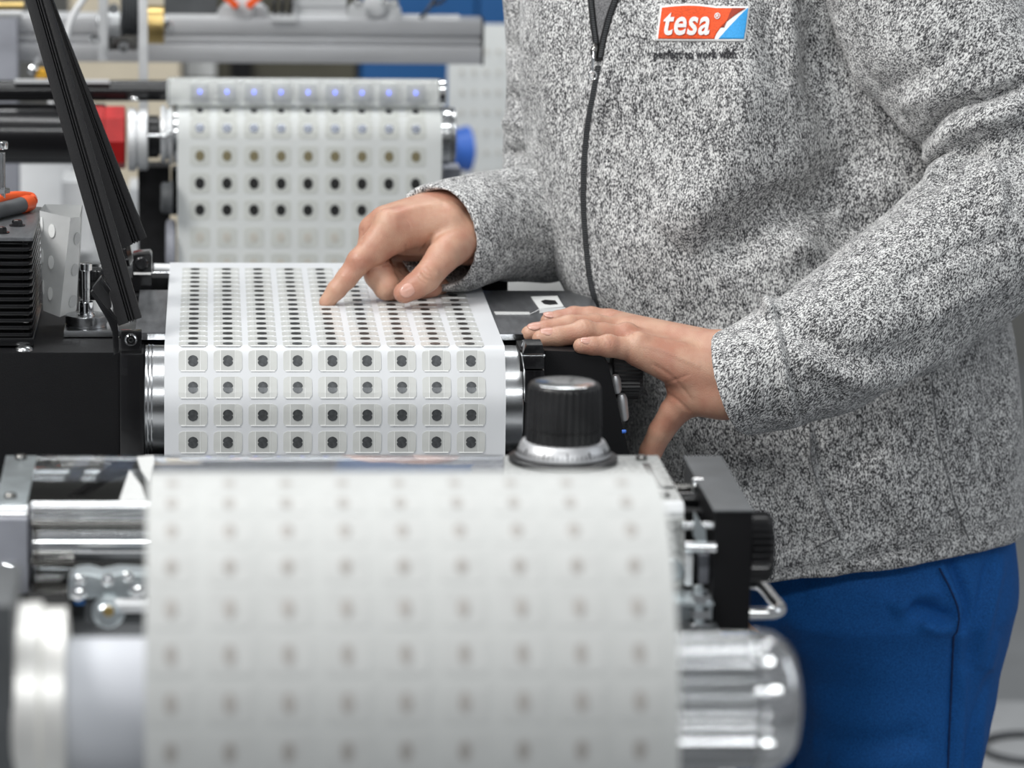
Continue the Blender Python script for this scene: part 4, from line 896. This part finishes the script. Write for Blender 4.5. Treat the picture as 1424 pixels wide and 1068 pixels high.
fb.chain([((LX, 3.77, -.35), .06), ((LX, 3.77, -.62), .055), ((LX, 3.81, -1.0), .04)], k=.02); fb.chain([((RX, 3.92, -.35), .05), ((RX, 3.92, -.62), .05), ((RX - .02, 3.93, -1.0), .04)], k=.02)
Vb, Qb = fb.mesh(); Vb = relax(Vb, Qb, 2)
mk('body', [(Vb.tolist(), Qb.tolist()), (hr[0].tolist(), hr[1].tolist()), (hl[0].tolist(), hl[1].tolist())], 'skin', PR, ang=180)
fh = Field((hx_ - .12, 3.64, .50), (hx_ + .12, 3.90, .70), .006)
fh.cap((hx_, 3.76, .56), (hx_, 3.77, .605), .082, .083, k=.01); fh.cap((hx_ - .01, 3.66, .52), (hx_ - .01, 3.66, .555), .06, .062, k=.02, carve=True)
Vh, Qh = fh.mesh(); fmesh('hair', relax(Vh, Qh, 2), Qh, 'hair_brown', PR)
def nail(px, py, Y_, tip, r, nrm, ln=.0078, wd=.0060):
    c = Wv(px, py, Y_); a = Wv(*tip) - c; a /= np.linalg.norm(a); n = np.array(nrm, float); n -= a * (n @ a); n /= np.linalg.norm(n); s_ = np.cross(a, n)
    o = c + n * (r - .0006); v, f = ball((0, 0, 0), 1, 16); v = [tuple(o + a * p[0] * ln + s_ * p[1] * wd + n * (p[2] * .0014 - p[1] ** 2 * .0012)) for p in v]
    mk('fingernail', (v, f), 'nail', PR, ang=180)
nail(745, 461.5, 3.526, (720, 466, 3.525), .0084, (-.1, -.45, .9)); nail(762, 469.5, 3.4965, (735, 472, 3.495), .0088, (0, -.45, .9)); nail(815, 481, 3.4705, (795, 481, 3.47), .0079, (0, -.5, .87), .0066, .0050)
nail(766, 445.5, 3.577, (745, 446, 3.577), .0076, (0, -.3, .95)); nail(566, 404.5, 3.6325, (552, 413, 3.631), .0110, (.25, -.90, .36), .0082, .0068)
# ---- jacket body
YT = 3.80
fj = Field((.26, 3.57, -.285), (.83, 4.02, .40), .0042)
rows = []
for py, l, r_, yf_, yb_ in ((-170, 860, 1210, 3.74, 3.90), (-140, 790, 1300, 3.71, 3.95), (-90, 740, 1340, 3.69, 3.97), (0, 728, 1345, 3.665, 3.99), (100, 730, 1350, 3.645, 3.99), (200, 738, 1360, 3.635, 3.99), (300, 752, 1372, 3.625, 3.98), (380, 775, 1385, 3.62, 3.97), (440, 803, 1395, 3.617, 3.965), (500, 842, 1402, 3.615, 3.96), (560, 852, 1408, 3.615, 3.95), (640, 860, 1413, 3.617, 3.95), (720, 868, 1419, 3.62, 3.95), (770, 874, 1423, 3.622, 3.955), (800, 880, 1424, 3.628, 3.95)):
    a = W(l, py, YT); c = W(r_, py, YT); rows.append((a[2], (a[0] + c[0]) / 2, (yf_ + yb_) / 2, (c[0] - a[0]) / 2, (yb_ - yf_) / 2))
fj.slices(rows, e=2.25)
fj.v[...] = fj.v
fj.plane((W(1150, 808, 3.625)[0], 0, W(1150, 806, 3.625)[2]), (.105, 0, -1), k=.008)
Vj, Qj = fj.mesh(); Vj = relax(Vj, Qj, 4)
Vj = crumple(Vj, Qj, 9, .010, 3); Vj = crumple(Vj, Qj, 24, .0035, 8)
FJ = [('r', .006, 13, [(880, -20), (856, 60), (842, 120), (834, 190), (832, 260)]), ('c', .003, 5, [(850, 140), (838, 200), (832, 280)]),
      ('r', .011, 15, [(1096, -20), (1102, 50), (1112, 100)]), ('c', .009, 16, [(1130, -20), (1136, 60), (1150, 130)]), ('c', .006, 18, [(1066, -20), (1070, 60), (1090, 120)]),
      ('r', .016, 42, [(1030, -20), (1030, 140), (1000, 250), (930, 330)]), ('c', .036, 62, [(1165, 0), (1172, 150), (1200, 250), (1150, 350)]), ('c', .014, 40, [(1190, 260), (1100, 300), (1010, 380)]), ('c', .011, 30, [(1250, 190), (1140, 260), (1050, 300), (960, 370)]), ('r', .005, 22, [(1270, 240), (1180, 300), (1080, 350), (1000, 400)]),
      ('c', .007, 20, [(1280, 270), (1180, 345), (1100, 390)]), ('c', .004, 12, [(780, 20), (790, 100), (782, 190)]), ('r', .004, 14, [(765, 30), (768, 120), (765, 200)]),
      ('r', .005, 4, [(1124, 590), (1129, 650), (1147, 705), (1168, 748)]), ('c', .004, 6, [(1133, 590), (1140, 650), (1160, 705), (1178, 745)]), ('s', .002, 5, [(1116, 765), (1146, 752), (1168, 742)]),
      ('r', .003, 4, [(1290, 520), (1299, 600), (1318, 680), (1345, 790)]), ('c', .003, 4, [(1297, 520), (1306, 600), (1325, 680), (1352, 790)]), ('r', .003, 6, [(1165, 750), (1180, 790)]),
      ('r', .006, 30, [(1200, 640), (1240, 690), (1300, 740)]), ('c', .005, 26, [(1050, 640), (1070, 700), (1100, 770)]), ('r', .006, 24, [(950, 560), (990, 640), (1010, 760)]), ('c', .006, 20, [(1390, 460), (1385, 560), (1370, 700)]),
      ('c', .0045, 5, [(700, 806), (905, 800), (1080, 797), (1160, 785), (1260, 762), (1350, 740), (1424, 728)])]
Vj = folds(Vj, Qj, FJ)
jacket = fmesh('jacket_body', Vj, Qj, 'knit_body', PR)
# ---- sleeves
fl = Field((.42, 3.37, -.12), (.92, 3.88, .44), .003)
D = lambda a, b: Wv(*b) - Wv(*a)
fl.chain([(Wv(1236, -95, 3.715), .089), (Wv(1306, 40, 3.675), .090), (Wv(1388, 148, 3.64), .080), (Wv(1470, 240, 3.63), .072)], k=.01)
fl.chain([(Wv(1470, 240, 3.63), .076), (Wv(1400, 308, 3.585), .082), (Wv(1330, 358, 3.56), .078), (Wv(1240, 425, 3.52), .070), (Wv(1150, 484, 3.485), .0625), (Wv(1085, 515, 3.47), .057), (Wv(1000, 540, 3.46), .0515), (Wv(960, 548, 3.46), .051)], k=.006)
cc = Wv(1009, 535, 3.46); cn = D((1060, 520, 3.455), (960, 549, 3.478)); fl.plane(cc, cn, k=.009)
Vl, Ql = fl.mesh(); Vl = relax(Vl, Ql, 3); Vl = crumple(Vl, Ql, 12, .006, 1); Vl = crumple(Vl, Ql, 32, .002, 5)
FL = [('c', .016, 8, [(1440, 108), (1380, 132), (1330, 148), (1296, 172), (1278, 205)]), ('r', .012, 16, [(1440, 150), (1370, 165), (1320, 185), (1292, 225), (1288, 250)]), ('c', .012, 6, [(1440, 208), (1385, 212), (1350, 208), (1320, 232), (1296, 262)]),
      ('r', .005, 12, [(1340, 100), (1300, 130), (1250, 150)]), ('c', .004, 16, [(1350, 60), (1270, 110), (1220, 130)]), ('r', .006, 12, [(1380, 226), (1388, 260), (1392, 300)]), ('r', .008, 10, [(1165, 20), (1185, 90), (1230, 155), (1275, 200)]),
      ('r', .005, 7, [(1068, 420), (1076, 452), (1090, 520), (1108, 600)]), ('c', .004, 5, [(1080, 425), (1090, 460), (1104, 530), (1122, 600)]), ('r', .010, 12, [(1066, 422), (1078, 440)]),
      ('c', .007, 16, [(1098, 452), (1150, 480), (1210, 498), (1290, 480)]), ('r', .008, 16, [(1100, 480), (1150, 515), (1215, 530), (1290, 510), (1350, 470)]), ('c', .004, 12, [(1424, 330), (1330, 350), (1250, 400)]), ('r', .004, 14, [(1424, 380), (1340, 420), (1280, 450)])]
Vl = folds(Vl, Ql, FL); fmesh('sleeve', Vl, Ql, 'knit_sleeve', PR)
fr = Field((.18, 3.64, -.03), (.42, 3.98, .44), .003)
fr.chain([(Wv(800, -120, 3.90), .070), (Wv(792, 40, 3.90), .066), (Wv(782, 180, 3.88), .060), (Wv(785, 300, 3.86), .064), (Wv(745, 312, 3.82), .058), (Wv(690, 316, 3.775), .0555), (Wv(640, 325, 3.73), .054), (Wv(600, 332, 3.695), .0525), (Wv(560, 338, 3.66), .052)], k=.008)
rc = Wv(607, 333, 3.700); rn = D((660, 322, 3.75), (560, 338, 3.665)); rn = rn + np.array([0, 0, 0]); fr.plane(rc, rn, k=.005)
fr.chain([(Wv(660, 322, 3.75), .040), (Wv(625, 328, 3.72), .0475), (Wv(560, 338, 3.66), .048)], k=.003, carve=True)
Vr, Qr = fr.mesh(); Vr = relax(Vr, Qr, 3); Vr = crumple(Vr, Qr, 14, .006, 11); Vr = crumple(Vr, Qr, 40, .002, 15)
FR = [('c', .010, 7, [(690, 122), (715, 136), (745, 148)]), ('r', .008, 10, [(695, 170), (715, 172), (745, 178)]), ('c', .012, 7, [(688, 208), (712, 210), (745, 206)]), ('r', .006, 10, [(700, 240), (730, 236), (765, 250)]), ('c', .005, 12, [(700, 60), (715, 66), (735, 60)]), ('c', .004, 10, [(690, 350), (730, 345), (775, 350)])]
Vr = folds(Vr, Qr, FR); fmesh('sleeve', Vr, Qr, 'knit_far_sleeve', PR)
# ---- trousers and shoes
tr = []
for py, l, r_, a_, b_ in ((720, 1000, 1412, 3.655, 3.98), (800, 1000, 1408, 3.655, 3.98), (840, 1010, 1404, 3.66, 3.97), (890, 1050, 1380, 3.69, 3.95), (930, 1130, 1340, 3.72, 3.90)):
    a = W(l, py, 3.78); c = W(r_, py, 3.78); tr.append((a[2], (a[0] + c[0]) / 2, (a_ + b_) / 2, (c[0] - a[0]) / 2, (b_ - a_) / 2))
LEGS = ([(Wv(1256, 820, 3.78), .106), (Wv(1250, 900, 3.775), .103), (Wv(1238, 1068, 3.77), .094), (np.array([.66, 3.77, -.62]), .078), (np.array([.66, 3.82, -1.045]), .062)], [(Wv(1130, 840, 3.88), .098), (Wv(1110, 960, 3.90), .094), (np.array([.575, 3.92, -.62]), .078), (np.array([.56, 3.94, -1.045]), .062)])
FT = [('r', .0045, 6, [(1304, 776), (1320, 810), (1333, 846), (1331, 880)]), ('c', .008, 7, [(1316, 770), (1333, 808), (1345, 845), (1340, 884)]), ('c', .005, 5, [(1327, 884), (1324, 950), (1320, 1100)]), ('r', .006, 9, [(1392, 770), (1374, 850), (1354, 930)]), ('c', .006, 8, [(1380, 770), (1362, 860), (1347, 930)]),
      ('r', .006, 9, [(1385, 880), (1365, 960), (1355, 1090)]), ('c', .007, 7, [(1374, 930), (1356, 1000), (1344, 1090)]), ('r', .004, 6, [(1340, 930), (1336, 1000), (1332, 1090)]), ('c', .010, 13, [(1262, 842), (1296, 852), (1324, 866)]), ('r', .007, 9, [(1280, 866), (1305, 874), (1325, 868)]), ('r', .007, 14, [(1240, 850), (1275, 828), (1310, 820)]), ('c', .004, 16, [(1072, 850), (1092, 900), (1110, 960), (1118, 1070)]), ('r', .004, 20, [(1240, 830), (1180, 815), (1120, 820)]),
      ('c', .005, 18, [(1130, 1030), (1200, 1035), (1290, 1020)]), ('r', .004, 18, [(1150, 1060), (1220, 1065), (1300, 1050)])]
parts = []
for lo_, hi_, h_ in ((-.53, -.20, .0036), (FLOOR + .02, -.515, .007)):
    ft = Field((.40, 3.60, lo_), (.84, 4.08, hi_), h_)
    ft.slices(tr, e=2.2, k=.02)
    for L_, k_ in zip(LEGS, (.05, .006)): ft.chain(L_, k=k_)
    V_, Q_ = ft.mesh(); V_ = relax(V_, Q_, 3); V_ = crumple(V_, Q_, 13, .005, 21)
    if h_ < .005: V_ = folds(V_, Q_, FT); Vt, Qt = V_, Q_
    parts.append((V_.tolist(), Q_.tolist()))
mk('trousers', parts, 'trouser_blue', PR, ang=180)
for xx, yy in ((.66, 3.78), (.56, 3.90)):
    f = Field((xx - .08, yy - .22, FLOOR), (xx + .08, yy + .14, FLOOR + .16), .005); f.cap((xx, yy + .06, FLOOR + .05), (xx - .01, yy - .13, FLOOR + .035), .048, .040, k=.01); f.cap((xx, yy + .05, FLOOR + .06), (xx, yy + .045, FLOOR + .12), .048, .045, k=.02); f.plane((0, 0, FLOOR + .003), (0, 0, -1)); V_, Q_ = f.mesh(); fmesh('shoe', relax(V_, Q_, 2), Q_, 'shoe_black', PR)
# ---- details that follow the cloth
bvh = BVHTree.FromPolygons([tuple(v) for v in Vj], [tuple(int(i) for i in q) for q in Qj])
def on(px, py, off=.0, b_=None):
    d = Vector(ray(px, py)).normalized(); h = (b_ or bvh).ray_cast(Vector((0, 0, H)), d)
    if h[0] is None: return None
    n = h[1] if h[1].dot(d) < 0 else -h[1]
    return np.array(h[0] + n * off)
def path(pl, off, k=10): return [p for p in (on(q[0], q[1], off) for q in smooth([(x, y, 0) for x, y in pl], k)) if p is not None]
zl = [(833, 92), (824, 140), (817, 180), (813, 230), (812, 280), (815, 330), (821, 385), (833, 436)]
zp_ = path(zl, .0006, 14); zipper = mk('zip_tape', tube(zp_, .0030, 8), 'zip_black', PR, ang=180)
n_t = 120; zz_ = [zp_[int(i * (len(zp_) - 1) / n_t)] * (1 - 0) for i in range(n_t + 1)]
L1 = np.cumsum([0] + [np.linalg.norm(b - a) for a, b in zip(zp_, zp_[1:])]); za = np.array(zp_)
teeth = [];  N_ = int(L1[-1] / .0022)
for i in range(N_):
    s_ = L1[-1] * i / N_; c = np.array([np.interp(s_, L1, za[:, j]) for j in range(3)]); v = C0 - c; v /= np.linalg.norm(v); c = c + v * .0028
    teeth.append(box(c[0] - .0022, c[0] + .0022, c[1] - .0006, c[1] + .0006, c[2] - .00055, c[2] + .00055))
mk('zip_teeth', teeth, 'dark_grey', zipper, smooth_=False, kind='stuff')
for pl in ([(822, -15), (826, 30), (831, 66), (834, 84)], [(863, -15), (850, 20), (841, 55), (836, 84)]):
    q = path(pl, .0015, 8); o = mk('zip_tape', tube(q, .0034, 8), 'zip_black', PR, ang=180)
    te = []; La = np.cumsum([0] + [np.linalg.norm(b - a) for a, b in zip(q, q[1:])]); qa = np.array(q)
    for i in range(int(La[-1] / .0022)):
        c = np.array([np.interp(.0022 * i, La, qa[:, j]) for j in range(3)]); v = C0 - c; v /= np.linalg.norm(v); c = c + v * .003; te.append(box(c[0] - .0016, c[0] + .0016, c[1] - .0006, c[1] + .0006, c[2] - .00055, c[2] + .00055))
    mk('zip_teeth', te, 'dark_grey', o, smooth_=False, kind='stuff')
# inner collar seen in the V
g = []; VV = []; 
for j in range(9):
    y = -16 + j * 11.4; t_ = j / 8; xl_ = 823 + 10 * t_; xr_ = 862 - 27 * t_
    for i in range(5): VV.append(tuple(on(xl_ + (xr_ - xl_) * i / 4, y, .0010)))
mk('collar_lining', (VV, [(j * 5 + i, j * 5 + i + 1, j * 5 + i + 6, j * 5 + i + 5) for j in range(8) for i in range(4)]), 'lining', PR, ang=180)
bt = BVHTree.FromPolygons([tuple(v) for v in Vt], [tuple(int(i) for i in q) for q in Qt])
mat('seam_blue', (.004, .025, .10), .8, noise=(600, .3))
for pl, r_ in (([(1306, 790), (1321, 818), (1333, 850), (1331, 876), (1326, 884)], .0010), ([(1326, 884), (1324, 930), (1321, 1000), (1317, 1085)], .0011)):
    q = [on(x[0], x[1], .0002, bt) for x in smooth([(x, y, 0) for x, y in pl], 6)]; mk('trouser_seam', tube([p for p in q if p is not None], r_, 6), 'seam_blue', PR, ang=180)
for pl in ([(1126, 603), (1130, 650), (1148, 706), (1168, 746)], [(1296, 530), (1304, 605), (1323, 684), (1348, 752)], [(1136, 760), (1152, 752), (1168, 744)]):
    q = [on(x[0], x[1], .0001) for x in smooth([(x, y, 0) for x, y in pl], 8)]; mk('jacket_seam', tube([p for p in q if p is not None], .0011, 6), 'knit_dark', PR, ang=180)
# slider and pull
q = on(832, 74, .004); q2 = on(829, 106, .004); v = C0 - q; v /= np.linalg.norm(v)
sl = mk('zip_slider', [tube([on(833, 62, .005), on(832, 72, .0065), on(832, 84, .0055)], [.0030, .0042, .0030], 12)], 'dark_steel', PR, ang=180)
mk('zip_pull', [tube([on(834.5, 72, .0095), on(834, 84, .0085), on(832.5, 96, .0075), on(832, 104, .0070)], [.0012, .0016, .0013, .0012], 8), tube_closed([Vector(q2 + v * .003 + np.array([math.cos(a) * .0034, 0, math.sin(a) * .0042])) for a in np.linspace(0, 2 * PI, 17)[:-1]], .0009, v, 8)], 'chrome', sl, ang=180)
# embroidered badge
def pq(u, w_):    # unit square -> picture plane of the badge (u right, w_ down)
    return 916 + 122.5 * u + (2 if 0 else 0) - 0.0 * w_, 11.5 + 42.5 * w_ + 0.0 * u
def slant(u, w_): # parallelogram with a slight wave
    x = 921 + u * 119 - w_ * 5.5; y = 11.5 + w_ * 42.5 - 3.0 * math.sin(PI * min(1, u * 1.6)) * (1 - w_) + 0.8 * u; return x, y
def patch_mesh(fn, nu, nw, off, th=.0005):
    V_ = []; 
    for j in range(nw + 1):
        for i in range(nu + 1): V_.append(on(*fn(i / nu, j / nw), off))
    n0 = len(V_); V_ = [tuple(p) for p in V_] + [tuple(on(*fn(i / nu, j / nw), off - th)) for j in range(nw + 1) for i in range(nu + 1)]
    f = [(j * (nu + 1) + i, j * (nu + 1) + i + 1, (j + 1) * (nu + 1) + i + 1, (j + 1) * (nu + 1) + i) for j in range(nw) for i in range(nu)]
    ring = [i for i in range(nu + 1)] + [j * (nu + 1) + nu for j in range(1, nw + 1)] + [nw * (nu + 1) + i for i in range(nu - 1, -1, -1)] + [j * (nu + 1) for j in range(nw - 1, 0, -1)]
    f += [(a, b_, b_ + n0, a + n0) for a, b_ in zip(ring, ring[1:] + ring[:1])]
    return V_, f
badge = mk('embroidered_badge', patch_mesh(lambda u, w_: slant(-.025 + u * 1.045, -.07 + w_ * 1.14), 32, 12, .0012, .0012), 'white_thread', PR, ang=180, label='white edged embroidered badge, red orange left and blue right')
# red field: left of the curl line; the curl runs from bottom (u=.66) to the top (u=.97)
red_r = lambda w_: .97 - .33 * (w_ ** .62)
mk('red_field', patch_mesh(lambda u, w_: slant(u * (.66 + .31 * (1 - w_) ** 1.7 if w_ > .0 else .97), w_), 40, 24, .0017, .0005), 'red_thread', badge, ang=180)
mk('dark_curl', patch_mesh(lambda u, w_: (lambda W2: slant((.72 + .10 * (1 - W2)) * (1 - u) + u * (.66 + .31 * (1 - W2) ** 1.7), W2))(w_ * .62), 12, 12, .0020, .0004), 'dark_red_thread', badge, ang=180)
mk('blue_field', patch_mesh(lambda u, w_: slant((.99 - .28 * w_ ** .95) + u * (1.0 - (.99 - .28 * w_ ** .95)), w_), 20, 16, .0018, .0005), 'blue_thread', badge, ang=180)
def stitch(body, size, shear, offx, m_, name, x0, y0, sx, sy, off, par, ex=.0004, res=4, sk=0.):
    v, f = text_mesh(body, 1, 0, shear, offx, res, 1.06 if par.name.startswith('emb') else 1.04)
    vv = [tuple(on(x0 + a * sx, y0 - b_ * sy + a * sk, off)) for a, b_, c in v]; vb = [tuple(on(x0 + a * sx, y0 - b_ * sy + a * sk, off - ex)) for a, b_, c in v]
    n = len(vv); ed = {}
    for q_ in f:
        for a, b_ in zip(q_, q_[1:] + q_[:1]): ed[(a, b_)] = 1
    sd = [(a, b_, b_ + n, a + n) for (a, b_) in ed if (b_, a) not in ed]
    return mk(name, (vv + vb, list(f) + sd), m_, par, smooth_=False)
stitch('tesa', 1, .25, .020, 'white_thread', 'stitched_lettering', 921, 48, 38, 50, .0028, badge, .0012)
stitch('®', 1, .1, .01, 'white_thread', 'stitched_mark', 994, 27, 11, 11, .0028, badge, .001)
stitch('perfect to work with', 1, .0, .012, 'grey_thread', 'stitched_tagline', 909, 81, 13.0, 17, .0016, PR, .0010, 3, sk=-.03)
